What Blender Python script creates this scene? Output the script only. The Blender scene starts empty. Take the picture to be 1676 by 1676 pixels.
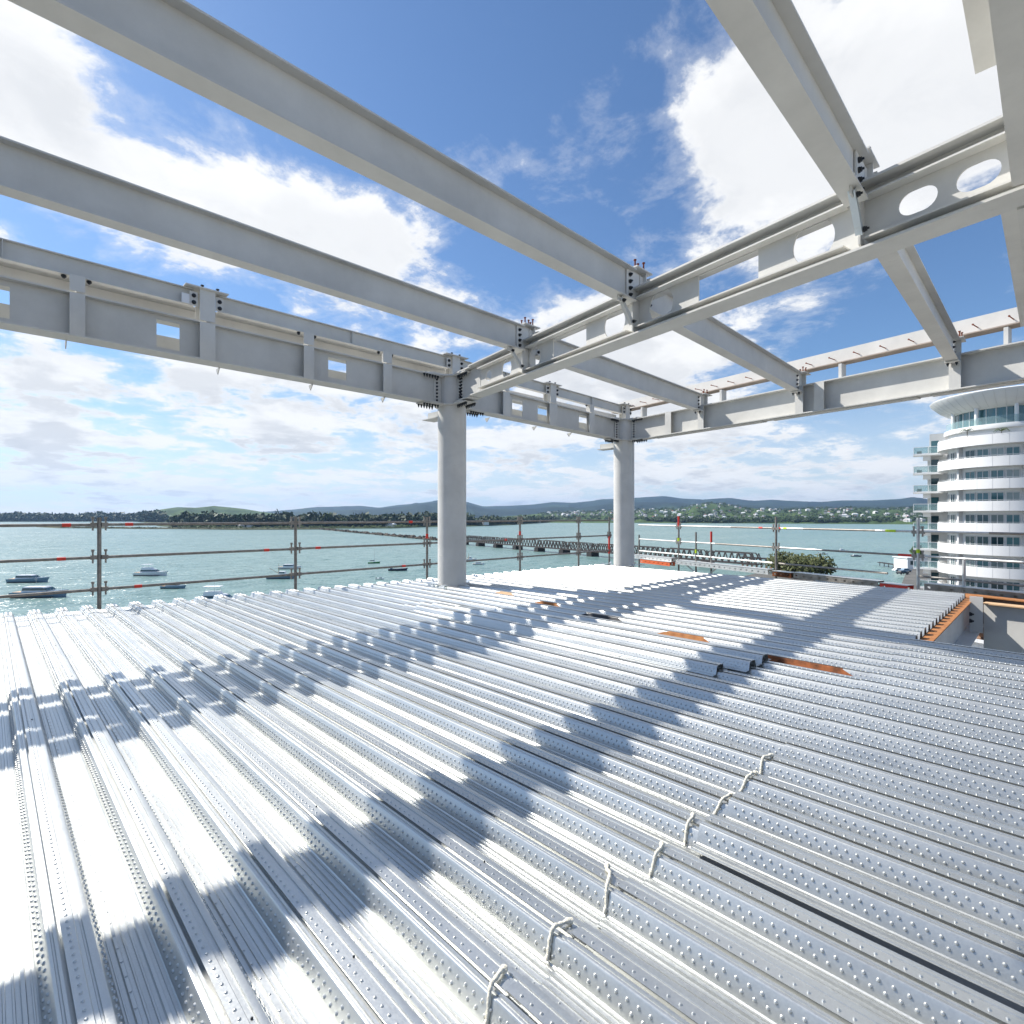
import bpy, math, random
import numpy as np
from mathutils import Vector, Matrix, Quaternion
from mathutils.geometry import tessellate_polygon

random.seed(7); rng = np.random.default_rng(7)
scene = bpy.context.scene
COL = scene.collection
PI = math.pi

# ------------------------------------------------------------------ camera frame (used only to read distances off the site plan)
FPX, CX, HY, EYE = 873.0, 838.0, 845.0, 1.45
RX, RY = .7127, -.7015          # camera right in world
FX, FY = .7015, .7127           # camera forward in world
def plan(r, d): return (RX*r + FX*d, RY*r + FY*d)
def on_z(x, y, z):
    d = (EYE - z)*FPX/(y - HY); r = (x - CX)/FPX*d
    return plan(r, d)
SEA = -22.0

# ------------------------------------------------------------------ materials
def new_mat(name):
    m = bpy.data.materials.new(name); m.use_nodes = True
    nt = m.node_tree; b = nt.nodes['Principled BSDF']
    return m, nt, b
def mat_plain(name, col, rough=.5, metal=0.0, var=.06, scale=3.0, bump=0.0, bscale=40.0, spec=.5, alpha=1.0):
    m, nt, b = new_mat(name)
    tc = nt.nodes.new('ShaderNodeTexCoord')
    n = nt.nodes.new('ShaderNodeTexNoise'); n.inputs['Scale'].default_value = scale; n.inputs['Detail'].default_value = 6
    nt.links.new(tc.outputs['Object'], n.inputs['Vector'])
    r = nt.nodes.new('ShaderNodeValToRGB')
    r.color_ramp.elements[0].position = .3; r.color_ramp.elements[1].position = .7
    r.color_ramp.elements[0].color = (*[max(0, c*(1-var)) for c in col], 1)
    r.color_ramp.elements[1].color = (*[min(1, c*(1+var)) for c in col], 1)
    nt.links.new(n.outputs['Fac'], r.inputs['Fac']); nt.links.new(r.outputs['Color'], b.inputs['Base Color'])
    b.inputs['Roughness'].default_value = rough; b.inputs['Metallic'].default_value = metal
    b.inputs['Specular IOR Level'].default_value = spec
    if bump > 0:
        n2 = nt.nodes.new('ShaderNodeTexNoise'); n2.inputs['Scale'].default_value = bscale; n2.inputs['Detail'].default_value = 4
        nt.links.new(tc.outputs['Object'], n2.inputs['Vector'])
        bp = nt.nodes.new('ShaderNodeBump'); bp.inputs['Strength'].default_value = bump; bp.inputs['Distance'].default_value = .01
        nt.links.new(n2.outputs['Fac'], bp.inputs['Height']); nt.links.new(bp.outputs['Normal'], b.inputs['Normal'])
    return m

def mat_paint(name, col):
    m, nt, b = new_mat(name)
    L = nt.links
    tc = nt.nodes.new('ShaderNodeTexCoord')
    n = nt.nodes.new('ShaderNodeTexNoise'); n.inputs['Scale'].default_value = 1.3; n.inputs['Detail'].default_value = 8; n.inputs['Roughness'].default_value = .65
    L.new(tc.outputs['Object'], n.inputs['Vector'])
    r = nt.nodes.new('ShaderNodeValToRGB')
    r.color_ramp.elements[0].position = .32; r.color_ramp.elements[1].position = .66
    r.color_ramp.elements[0].color = (*[c*.86 for c in col], 1); r.color_ramp.elements[1].color = (*[c*1.04 for c in col], 1)
    L.new(n.outputs['Fac'], r.inputs['Fac'])
    # sparse scuffs
    n2 = nt.nodes.new('ShaderNodeTexNoise'); n2.inputs['Scale'].default_value = 5; n2.inputs['Detail'].default_value = 8; n2.inputs['Roughness'].default_value = .75
    mp = nt.nodes.new('ShaderNodeMapping'); mp.inputs['Scale'].default_value = (1, 1, 3)
    L.new(tc.outputs['Object'], mp.inputs['Vector']); L.new(mp.outputs['Vector'], n2.inputs['Vector'])
    r2 = nt.nodes.new('ShaderNodeValToRGB'); r2.color_ramp.elements[0].position = .63; r2.color_ramp.elements[1].position = .78
    r2.color_ramp.elements[0].color = (0, 0, 0, 1); r2.color_ramp.elements[1].color = (.30, .30, .30, 1)
    L.new(n2.outputs['Fac'], r2.inputs['Fac'])
    mx = nt.nodes.new('ShaderNodeMix'); mx.data_type = 'RGBA'
    mx.inputs[7].default_value = (.30, .27, .23, 1)
    L.new(r2.outputs['Color'], mx.inputs[0]); L.new(r.outputs['Color'], mx.inputs[6])
    L.new(mx.outputs[2], b.inputs['Base Color'])
    b.inputs['Roughness'].default_value = .48; b.inputs['Specular IOR Level'].default_value = .35
    n3 = nt.nodes.new('ShaderNodeTexNoise'); n3.inputs['Scale'].default_value = 160; n3.inputs['Detail'].default_value = 2
    L.new(tc.outputs['Object'], n3.inputs['Vector'])
    bp = nt.nodes.new('ShaderNodeBump'); bp.inputs['Strength'].default_value = .06; bp.inputs['Distance'].default_value = .01
    L.new(n3.outputs['Fac'], bp.inputs['Height']); L.new(bp.outputs['Normal'], b.inputs['Normal'])
    return m

def mat_galv(name, base=(.72, .75, .79), rmin=.30, rmax=.46):
    m, nt, b = new_mat(name); L = nt.links
    tc = nt.nodes.new('ShaderNodeTexCoord')
    v = nt.nodes.new('ShaderNodeTexVoronoi'); v.inputs['Scale'].default_value = 170
    L.new(tc.outputs['Object'], v.inputs['Vector'])
    n = nt.nodes.new('ShaderNodeTexNoise'); n.inputs['Scale'].default_value = 2.2; n.inputs['Detail'].default_value = 9; n.inputs['Roughness'].default_value = .62
    mp = nt.nodes.new('ShaderNodeMapping'); mp.inputs['Scale'].default_value = (3.2, .7, 1)
    oi = nt.nodes.new('ShaderNodeObjectInfo')
    ad = nt.nodes.new('ShaderNodeVectorMath'); ad.operation = 'ADD'
    L.new(tc.outputs['Object'], ad.inputs[0]); L.new(oi.outputs['Location'], ad.inputs[1])
    L.new(ad.outputs['Vector'], mp.inputs['Vector']); L.new(mp.outputs['Vector'], n.inputs['Vector'])
    sp = nt.nodes.new('ShaderNodeSeparateColor'); L.new(v.outputs['Color'], sp.inputs['Color'])
    # roughness: spangle + large smears
    m1 = nt.nodes.new('ShaderNodeMath'); m1.operation = 'MULTIPLY_ADD'; m1.inputs[1].default_value = .22; m1.inputs[2].default_value = 0
    L.new(sp.outputs['Red'], m1.inputs[0])
    m2 = nt.nodes.new('ShaderNodeMath'); m2.operation = 'MULTIPLY_ADD'; m2.inputs[1].default_value = .8
    L.new(n.outputs['Fac'], m2.inputs[0]); L.new(m1.outputs[0], m2.inputs[2])
    mr = nt.nodes.new('ShaderNodeMapRange'); mr.inputs['From Min'].default_value = .2; mr.inputs['From Max'].default_value = 1.1
    mr.inputs['To Min'].default_value = rmin; mr.inputs['To Max'].default_value = rmax
    L.new(m2.outputs[0], mr.inputs['Value']); L.new(mr.outputs['Result'], b.inputs['Roughness'])
    mc = nt.nodes.new('ShaderNodeMix'); mc.data_type = 'RGBA'
    mc.inputs[6].default_value = (*[c*.86 for c in base], 1); mc.inputs[7].default_value = (*[min(1, c*1.1) for c in base], 1)
    L.new(m2.outputs[0], mc.inputs[0]); L.new(mc.outputs[2], b.inputs['Base Color'])
    # each sheet a little duller or brighter
    hv = nt.nodes.new('ShaderNodeHueSaturation'); hv.inputs['Saturation'].default_value = 1.0
    m3 = nt.nodes.new('ShaderNodeMapRange'); m3.inputs['To Min'].default_value = .93; m3.inputs['To Max'].default_value = 1.05
    L.new(oi.outputs['Random'], m3.inputs['Value']); L.new(m3.outputs['Result'], hv.inputs['Value'])
    dn = nt.nodes.new('ShaderNodeTexNoise'); dn.inputs['Scale'].default_value = 5.5; dn.inputs['Detail'].default_value = 10; dn.inputs['Roughness'].default_value = .68
    mp3 = nt.nodes.new('ShaderNodeMapping'); mp3.inputs['Scale'].default_value = (2.4, .22, 1)
    L.new(ad.outputs['Vector'], mp3.inputs['Vector']); L.new(mp3.outputs['Vector'], dn.inputs['Vector'])
    dr = nt.nodes.new('ShaderNodeMapRange'); dr.inputs['From Min'].default_value = .56; dr.inputs['From Max'].default_value = .78; dr.inputs['To Max'].default_value = .55
    L.new(dn.outputs['Fac'], dr.inputs['Value'])
    dm = nt.nodes.new('ShaderNodeMix'); dm.data_type = 'RGBA'; dm.inputs[7].default_value = (.42, .40, .36, 1)
    L.new(dr.outputs['Result'], dm.inputs[0]); L.new(mc.outputs[2], dm.inputs[6])
    L.new(dm.outputs[2], hv.inputs['Color']); L.new(hv.outputs['Color'], b.inputs['Base Color'])
    b.inputs['Metallic'].default_value = .86; b.inputs['Coat Weight'].default_value = .22; b.inputs['Coat Roughness'].default_value = .10
    bn = nt.nodes.new('ShaderNodeTexNoise'); bn.inputs['Scale'].default_value = 9; bn.inputs['Detail'].default_value = 3
    mp2 = nt.nodes.new('ShaderNodeMapping'); mp2.inputs['Scale'].default_value = (1.6, .35, 1)
    L.new(ad.outputs['Vector'], mp2.inputs['Vector']); L.new(mp2.outputs['Vector'], bn.inputs['Vector'])
    bp = nt.nodes.new('ShaderNodeBump'); bp.inputs['Strength'].default_value = .12; bp.inputs['Distance'].default_value = .008
    L.new(bn.outputs['Fac'], bp.inputs['Height']); L.new(bp.outputs['Normal'], b.inputs['Normal'])
    return m

def mat_two(name, c0, c1, scale, p0=.4, p1=.6, rough=.8, detail=8, c2=None, bump=.0):
    m, nt, b = new_mat(name); L = nt.links
    tc = nt.nodes.new('ShaderNodeTexCoord')
    n = nt.nodes.new('ShaderNodeTexNoise'); n.inputs['Scale'].default_value = scale; n.inputs['Detail'].default_value = detail; n.inputs['Roughness'].default_value = .6
    L.new(tc.outputs['Object'], n.inputs['Vector'])
    r = nt.nodes.new('ShaderNodeValToRGB'); r.color_ramp.elements[0].position = p0; r.color_ramp.elements[1].position = p1
    r.color_ramp.elements[0].color = (*c0, 1); r.color_ramp.elements[1].color = (*c1, 1)
    if c2:
        e = r.color_ramp.elements.new(min(1, p1 + .12)); e.color = (*c2, 1)
    L.new(n.outputs['Fac'], r.inputs['Fac']); L.new(r.outputs['Color'], b.inputs['Base Color'])
    b.inputs['Roughness'].default_value = rough; b.inputs['Specular IOR Level'].default_value = .2
    if bump:
        bp = nt.nodes.new('ShaderNodeBump'); bp.inputs['Strength'].default_value = bump; bp.inputs['Distance'].default_value = .02
        L.new(n.outputs['Fac'], bp.inputs['Height']); L.new(bp.outputs['Normal'], b.inputs['Normal'])
    return m

M = {}
M['paint'] = mat_paint('grey_steel_paint', (.67, .66, .62))
M['paint_light'] = mat_paint('pale_steel_paint', (.71, .695, .65))
M['column'] = mat_paint('column_paint', (.68, .665, .63))
M['galv'] = mat_galv('galvanised_decking', (.62, .63, .61), .33, .50)
M['galv_dull'] = mat_galv('galvanised_bracket', (.62, .68, .71), .4, .6)
M['bolt'] = mat_plain('dark_bolt_steel', (.05, .055, .06), .45, .6)
M['stud'] = mat_plain('rusty_stud_steel', (.20, .055, .025), .8, .2, .3, 60)
M['rust'] = mat_two('rusty_primer', (.31, .125, .05), (.46, .21, .08), 14, .35, .65, .75, 10, (.25, .08, .03), .15)
M['rust_dark'] = mat_two('rust_stained_steel', (.05, .03, .02), (.33, .11, .04), 6, .38, .62, .8, 10, (.42, .17, .08), .1)
M['primer_tan'] = mat_plain('tan_primer', (.62, .40, .22), .7, 0, .12, 5)
M['primer_brown'] = mat_plain('brown_primer', (.30, .19, .135), .7, 0, .15, 4)
M['primer_pale'] = mat_plain('pale_brown_primer', (.42, .345, .285), .7, 0, .15, 4)
M['scaf'] = mat_plain('weathered_scaffold_tube', (.27, .25, .225), .5, .55, .25, 9, .1, 60)
M['scaf_light'] = mat_plain('bright_scaffold_tube', (.62, .62, .60), .42, .6, .12, 9)
M['red'] = mat_plain('red_marking_paint', (.72, .05, .03), .55, 0, .12, 20)
M['orange'] = mat_plain('orange_paint', (.70, .14, .04), .55, 0, .15, 10)
M['lime'] = mat_plain('lime_marking_tape', (.62, .85, .03), .5, 0, .05, 20)
M['rope'] = mat_plain('cream_rope_fibre', (.74, .70, .58), .9, 0, .12, 60, .5, 120)
M['white'] = mat_plain('white_gelcoat', (.82, .83, .84), .3, 0, .03, 1)
M['white_wall'] = mat_plain('white_render_wall', (.80, .795, .78), .55, 0, .03, .6)
M['grey_wall'] = mat_plain('pale_grey_wall', (.62, .62, .61), .6, 0, .05, .6)
M['dark'] = mat_plain('dark_trim', (.025, .027, .03), .4)
M['navy'] = mat_plain('navy_hull_paint', (.02, .03, .07), .25)
M['blue_hull'] = mat_plain('blue_grey_hull_paint', (.18, .27, .36), .3)
M['green_hull'] = mat_plain('green_hull_paint', (.04, .22, .06), .35)
M['tan'] = mat_plain('timber_deck', (.42, .28, .16), .6)
M['timber'] = mat_plain('black_bridge_iron', (.035, .03, .028), .7, 0, .3, 1.5)
M['iron'] = mat_plain('bridge_truss_iron', (.06, .05, .045), .7, 0, .3, .5)
M['concrete'] = mat_two('grey_concrete', (.26, .25, .24), (.36, .35, .33), 1.2, .3, .7, .85)
M['rock'] = mat_two('causeway_rock', (.07, .055, .045), (.17, .14, .11), 1.5, .35, .65, .9)
M['bark'] = mat_two('tree_bark', (.06, .045, .03), (.13, .10, .07), 4, .3, .7, .9)
def mat_leaf(name, c0, c1):
    m, nt, b = new_mat(name); L = nt.links
    oi = nt.nodes.new('ShaderNodeNewGeometry')
    mx = nt.nodes.new('ShaderNodeMix'); mx.data_type = 'RGBA'
    mx.inputs[6].default_value = (*c0, 1); mx.inputs[7].default_value = (*c1, 1)
    L.new(oi.outputs['Random Per Island'], mx.inputs[0]); L.new(mx.outputs[2], b.inputs['Base Color'])
    b.inputs['Roughness'].default_value = .65; b.inputs['Specular IOR Level'].default_value = .25
    return m
M['leaf_dark'] = mat_leaf('dark_foliage', (.014, .034, .012), (.035, .065, .02))
M['leaf_mid'] = mat_leaf('mid_foliage', (.03, .065, .014), (.075, .12, .028))
M['leaf_olive'] = mat_leaf('olive_foliage', (.045, .06, .018), (.10, .11, .04))
M['leaf_light'] = mat_leaf('light_foliage', (.06, .10, .02), (.12, .17, .04))
M['pasture'] = mat_two('pasture_hillside', (.03, .06, .018), (.075, .12, .03), .006, .38, .62, .95, 9, (.15, .19, .05))
M['bushhill'] = mat_two('bush_clad_hills', (.008, .018, .013), (.022, .042, .020), .0022, .45, .66, .95, 9, (.06, .09, .03))
M['flatland'] = mat_two('low_land', (.03, .048, .018), (.065, .085, .03), .02, .35, .65, .95)
M['marsh'] = mat_two('salt_marsh', (.06, .055, .03), (.11, .12, .05), .05, .35, .65, .95)
M['ground'] = mat_two('town_ground', (.10, .10, .095), (.17, .165, .15), .15, .3, .7, .9)

def mat_glass(name, tint, rough=.03):
    m, nt, b = new_mat(name)
    b.inputs['Base Color'].default_value = (*tint, 1); b.inputs['Roughness'].default_value = rough
    b.inputs['Specular IOR Level'].default_value = .9; b.inputs['Metallic'].default_value = .15
    return m
M['glass'] = mat_glass('dark_window_glass', (.02, .055, .065))
M['glass_teal'] = mat_glass('teal_window_glass', (.045, .13, .15))
M['glass_curtain'] = mat_glass('curtained_window_glass', (.22, .27, .27), .1)
def mat_clear():
    m, nt, b = new_mat('clear_balustrade_glass')
    t = nt.nodes.new('ShaderNodeBsdfTransparent'); t.inputs['Color'].default_value = (.86, .95, .94, 1)
    mx = nt.nodes.new('ShaderNodeMixShader'); mx.inputs[0].default_value = .35
    b.inputs['Base Color'].default_value = (.35, .48, .5, 1); b.inputs['Roughness'].default_value = .04
    nt.links.new(t.outputs[0], mx.inputs[1]); nt.links.new(b.outputs[0], mx.inputs[2])
    nt.links.new(mx.outputs[0], nt.nodes['Material Output'].inputs['Surface'])
    return m
M['clear'] = mat_clear()
def mat_water():
    m, nt, b = new_mat('harbour_water'); L = nt.links
    tc = nt.nodes.new('ShaderNodeTexCoord')
    b.inputs['Base Color'].default_value = (.15, .25, .235, 1)
    b.inputs['Roughness'].default_value = .30; b.inputs['IOR'].default_value = 1.333
    n0 = nt.nodes.new('ShaderNodeTexNoise'); n0.inputs['Scale'].default_value = .004; n0.inputs['Detail'].default_value = 5
    mp = nt.nodes.new('ShaderNodeMapping'); mp.inputs['Rotation'].default_value = (0, 0, .7); mp.inputs['Scale'].default_value = (.5, 2.4, 1)
    L.new(tc.outputs['Object'], mp.inputs['Vector']); L.new(mp.outputs['Vector'], n0.inputs['Vector'])
    r = nt.nodes.new('ShaderNodeValToRGB'); r.color_ramp.elements[0].position = .35; r.color_ramp.elements[1].position = .65
    r.color_ramp.elements[0].color = (.135, .235, .22, 1); r.color_ramp.elements[1].color = (.19, .285, .265, 1)
    L.new(n0.outputs['Fac'], r.inputs['Fac']); L.new(r.outputs['Color'], b.inputs['Base Color'])
    mpw = nt.nodes.new('ShaderNodeMapping'); mpw.inputs['Rotation'].default_value = (0, 0, .5); mpw.inputs['Scale'].default_value = (.7, 1.5, 1)
    L.new(tc.outputs['Object'], mpw.inputs['Vector'])
    acc_ = None
    for sc_, dt_, k_ in ((.16, 3, 1.3), (1.3, 4, 2.4)):
        n1 = nt.nodes.new('ShaderNodeTexNoise'); n1.inputs['Scale'].default_value = sc_; n1.inputs['Detail'].default_value = dt_; n1.inputs['Roughness'].default_value = .62
        L.new(mpw.outputs['Vector'], n1.inputs['Vector'])
        s1 = nt.nodes.new('ShaderNodeVectorMath'); s1.operation = 'SUBTRACT'; L.new(n1.outputs['Color'], s1.inputs[0]); s1.inputs[1].default_value = (.5, .5, .5)
        s2 = nt.nodes.new('ShaderNodeVectorMath'); s2.operation = 'MULTIPLY'; L.new(s1.outputs['Vector'], s2.inputs[0]); s2.inputs[1].default_value = (k_, k_, 0)
        if acc_ is None: acc_ = s2.outputs['Vector']
        else:
            s3 = nt.nodes.new('ShaderNodeVectorMath'); s3.operation = 'ADD'; L.new(acc_, s3.inputs[0]); L.new(s2.outputs['Vector'], s3.inputs[1]); acc_ = s3.outputs['Vector']
    s4 = nt.nodes.new('ShaderNodeVectorMath'); s4.operation = 'ADD'; L.new(acc_, s4.inputs[0]); s4.inputs[1].default_value = (0, 0, 1)
    s5 = nt.nodes.new('ShaderNodeVectorMath'); s5.operation = 'NORMALIZE'; L.new(s4.outputs['Vector'], s5.inputs[0])
    L.new(s5.outputs['Vector'], b.inputs['Normal'])
    return m
M['water'] = mat_water()

# ------------------------------------------------------------------ object helpers
def tag(o, label=None, cat=None, group=None, kind=None):
    if label: o['label'] = label
    if cat: o['category'] = cat
    if group: o['group'] = group
    if kind: o['kind'] = kind
    return o
def empty(name, loc, label, cat, group=None, rz=0):
    o = bpy.data.objects.new(name, None); COL.objects.link(o); o.empty_display_size = .2
    o.location = loc; o.rotation_euler = (0, 0, rz)
    return tag(o, label, cat, group, 'thing')
def root_loc(p):
    v = Vector((0, 0, 0))
    while p is not None:
        v += Vector(p.location); p = p.parent
    return v
class MB:
    def __init__(s): s.v = []; s.f = []
    def add(s, vs, fs):
        k = len(s.v); s.v += [tuple(v) for v in vs]; s.f += [tuple(i + k for i in f) for f in fs]; return s
    def box(s, c, ax, ay, az):   # centre and three half-axes
        c, ax, ay, az = map(Vector, (c, ax, ay, az))
        vs = [c + sx*ax + sy*ay + sz*az for sz in (-1, 1) for sy in (-1, 1) for sx in (-1, 1)]
        return s.add(vs, [(0, 2, 3, 1), (4, 5, 7, 6), (0, 1, 5, 4), (2, 6, 7, 3), (0, 4, 6, 2), (1, 3, 7, 5)])
    def bx(s, x0, x1, y0, y1, z0, z1):
        return s.box(((x0+x1)/2, (y0+y1)/2, (z0+z1)/2), ((x1-x0)/2, 0, 0), (0, (y1-y0)/2, 0), (0, 0, (z1-z0)/2))
    def bar(s, p, q, w, h, up=(0, 0, 1)):   # rectangular bar p->q, width w sideways, height h along up
        p, q = Vector(p), Vector(q); d = q - p; u = Vector(up)
        side = d.cross(u)
        if side.length < 1e-6: side = Vector((1, 0, 0))
        side.normalize(); u = side.cross(d).normalized()
        return s.box((p+q)/2, d/2, side*w/2, u*h/2)
    def tube(s, pts, r, n=10, caps=True):
        pts = [Vector(p) for p in pts]; rs = r if isinstance(r, (list, tuple)) else [r]*len(pts)
        k = len(s.v); prev = None
        for i, p in enumerate(pts):
            t = (pts[min(i+1, len(pts)-1)] - pts[max(i-1, 0)]).normalized()
            a = Vector((0, 0, 1)) if abs(t.z) < .9 else Vector((1, 0, 0))
            if prev is not None: a = prev
            b1 = t.cross(a).normalized(); a = b1.cross(t).normalized(); prev = a
            for j in range(n):
                th = 2*PI*j/n
                s.v.append(tuple(p + rs[i]*(math.cos(th)*a + math.sin(th)*b1)))
        for i in range(len(pts)-1):
            for j in range(n):
                s.f.append((k+i*n+j, k+i*n+(j+1) % n, k+(i+1)*n+(j+1) % n, k+(i+1)*n+j))
        if caps:
            s.f.append(tuple(k+j for j in range(n))[::-1]); s.f.append(tuple(k+(len(pts)-1)*n+j for j in range(n)))
        return s
    def lathe(s, prof, c=(0, 0, 0), n=48, a0=0, a1=2*PI, close=False):
        k = len(s.v); full = abs(a1-a0-2*PI) < 1e-6; m = n if full else n+1
        for i in range(m):
            a = a0 + (a1-a0)*i/n
            for (r, z) in prof: s.v.append((c[0]+r*math.cos(a), c[1]+r*math.sin(a), c[2]+z))
        p = len(prof)
        for i in range(n):
            j = (i+1) % m
            for q in range(p if close else p-1):
                q2 = (q+1) % p
                s.f.append((k+i*p+q, k+j*p+q, k+j*p+q2, k+i*p+q2))
        return s
    def plate(s, outline, holes, org, ex, ey, ez, t):  # flat plate with holes, thickness t along ez
        org, ex, ey, ez = map(Vector, (org, ex, ey, ez))
        loops = [outline] + holes; flat = [p for l in loops for p in l]
        tris = tessellate_polygon([[Vector((p[0], p[1], 0)) for p in l] for l in loops])
        k = len(s.v); N = len(flat)
        for sg in (-.5, .5):
            for p in flat: s.v.append(tuple(org + ex*p[0] + ey*p[1] + ez*(t*sg)))
        for tr in tris:
            s.f.append((k+tr[0], k+tr[1], k+tr[2])); s.f.append((k+N+tr[2], k+N+tr[1], k+N+tr[0]))
        b = 0
        for l in loops:
            n = len(l)
            for i in range(n):
                j = (i+1) % n; s.f.append((k+b+i, k+b+j, k+N+b+j, k+N+b+i))
            b += n
        return s
    def build(s, name, mat, parent=None, smooth=False, label=None):
        off = root_loc(parent)
        me = bpy.data.meshes.new(name)
        me.from_pydata([(v[0]-off.x, v[1]-off.y, v[2]-off.z) for v in s.v], [], s.f)
        me.materials.append(mat); me.update()
        if smooth: me.polygons.foreach_set('use_smooth', [True]*len(me.polygons))
        fix_normals(me)
        o = bpy.data.objects.new(name, me); COL.objects.link(o)
        if parent is not None: o.parent = parent
        if label: o['label'] = label
        return o
def fix_normals(me):
    import bmesh
    bm = bmesh.new(); bm.from_mesh(me); bmesh.ops.recalc_face_normals(bm, faces=bm.faces); bm.to_mesh(me); bm.free()
def auto_smooth(o, ang=40):
    me = o.data; me.polygons.foreach_set('use_smooth', [True]*len(me.polygons))
    me.set_sharp_from_angle(angle=math.radians(ang))
    return o
def kids(o): return [c for c in bpy.data.objects if c.parent is o]
def copy_tree(o, parent=None, loc=None):
    c = o.copy(); COL.objects.link(c)
    if parent is not None: c.parent = parent
    if loc is not None: c.location = loc
    for ch in list(o.children): copy_tree(ch, c)
    return c
def circ(cx, cy, rx, ry, n=28): return [(cx+rx*math.cos(2*PI*i/n), cy+ry*math.sin(2*PI*i/n)) for i in range(n)]
def obround(cx, cy, hw, hh, n=10):
    pts = []
    for i in range(n+1):
        a = -PI/2 + PI*i/n; pts.append((cx+(hw-hh)+hh*math.cos(a), cy+hh*math.sin(a)))
    for i in range(n+1):
        a = PI/2 + PI*i/n; pts.append((cx-(hw-hh)+hh*math.cos(a), cy+hh*math.sin(a)))
    return pts
def rect(x0, x1, y0, y1): return [(x0, y0), (x1, y0), (x1, y1), (x0, y1)]

# bolt meshes, shared
_bolts = {}
def bolt_mesh(r, h, mat):
    key = (r, h, mat)
    if key not in _bolts:
        mb = MB(); mb.tube([(0, 0, 0), (0, 0, .35*h)], r*1.25, 10); mb.tube([(0, 0, .35*h), (0, 0, .8*h)], r, 6); mb.tube([(0, 0, .8*h), (0, 0, h*1.25)], r*.5, 8)
        me = bpy.data.meshes.new('bolt'); me.from_pydata(mb.v, [], mb.f); me.materials.append(M[mat]); me.update(); _bolts[key] = me
    return _bolts[key]
def bolt(parent, p, d, r=.022, h=.035, mat='bolt', name='bolt'):
    o = bpy.data.objects.new(name, bolt_mesh(r, h, mat)); COL.objects.link(o); o.parent = parent
    o.location = Vector(p) - root_loc(parent)
    o.rotation_euler = Vector(d).to_track_quat('Z', 'Y').to_euler()
    return o
_stud = {}
def stud(parent, p, d, h=.12, mat='stud', r=.011):
    key = (h, mat, r)
    if key not in _stud:
        mb = MB(); mb.tube([(0, 0, -.005), (0, 0, h-.012)], r, 8); mb.tube([(0, 0, h-.014), (0, 0, h)], r*1.8, 10)
        me = bpy.data.meshes.new('shear_stud'); me.from_pydata(mb.v, [], mb.f); me.materials.append(M[mat]); me.update(); _stud[key] = me
    o = bpy.data.objects.new('shear_stud', _stud[key]); COL.objects.link(o); o.parent = parent
    o.location = Vector(p) - root_loc(parent); o.rotation_euler = Vector(d).to_track_quat('Z', 'Y').to_euler()
    return o

# ------------------------------------------------------------------ steel frame
Gv = Vector((.176, .984, 0)).normalized()    # girder direction (away from us)
Nv = Vector((Gv.y, -Gv.x, 0))                # girder normal, +x side
Xv, Yv, Zv = Vector((1, 0, 0)), Vector((0, 1, 0)), Vector((0, 0, 1))
C1 = Vector((7.12, 9.07, 0)); C2 = Vector((13.62, 9.05, 0))

def i_beam(name, label, cat, group, p, q, depth, width, tw=.012, tf=.016, mat='paint', holes=(), notch=None):
    """p,q: ends on the bottom face centre line"""
    p, q = Vector(p), Vector(q)
    root = empty(name, p, label, cat, group)
    d = (q-p).normalized(); side = d.cross(Zv).normalized(); up = side.cross(d).normalized(); Lh = (q-p).length
    MB().box(p + d*Lh/2 + up*tf/2, d*Lh/2, side*width/2, up*tf/2).build('bottom_flange', M[mat], root)
    MB().box(p + d*Lh/2 + up*(depth-tf/2), d*Lh/2, side*width/2, up*tf/2).build('top_flange', M[mat], root)
    MB().plate(rect(0, Lh, tf, depth-tf), list(holes), p, d, up, side, tw).build('web', M[mat], root)
    # root fillets
    return root, d, side, up

# --- roof beams running along x
BZ, BD, BW = 4.255, .42, .18
SC = .030                             # the right bay falls away slightly
def s_at_y(y): return (C1.y - y)/Gv.y
def B_at(y):  s = s_at_y(y); return C1 - Gv*s
def C_at(y):
    s = (C2.y - y)/Gv.y; return C2 - Gv*s
left_labels = {6.35: 'grey steel roof beam crossing the upper left, second from the top of the photo',
               3.90: 'grey steel roof beam crossing the blue sky, topmost of the long left beams',
               1.24: 'grey steel roof beam overhead near the top right, wide soffit seen from below'}
right_labels = {6.35: 'grey roof beam between the holed girder and the far eaves girder, nearest the second column',
                3.90: 'grey roof beam between the holed girder and the far eaves girder, middle of three',
                1.24: 'grey roof beam right of the holed girder, dropping steeply to the far eaves girder'}
for y in (6.35, 3.90, 1.24):
    xb = B_at(y).x; xc = C_at(y).x
    r, d, side, up = i_beam('roof_beam', left_labels[y], 'steel beam', 'roof beams', (-5, y, BZ), (xb-.16, y, BZ), BD, BW)
    z1 = BZ - .02; z2 = BZ - .115
    r2, *_ = i_beam('roof_beam', right_labels[y], 'steel beam', 'roof beams', (xb+.16, y, z1), (xc-.17, y, z2), BD, BW)
    # bolts through the beam end into the fin plate
    for k in range(4):
        bolt(r2, (xc-.25, y-.012, z2+.07+.09*k), (0, -1, 0), .018, .03)
    MB().box((xc-.28, y, z2-.012), (.09, 0, 0), (0, .10, 0), (0, 0, .010)).build('seat_plate', M['paint'], r2)
    for sy in (-.06, .06): bolt(r2, (xc-.27, y+sy, z2-.022), (0, 0, -1), .018, .045)

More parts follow.
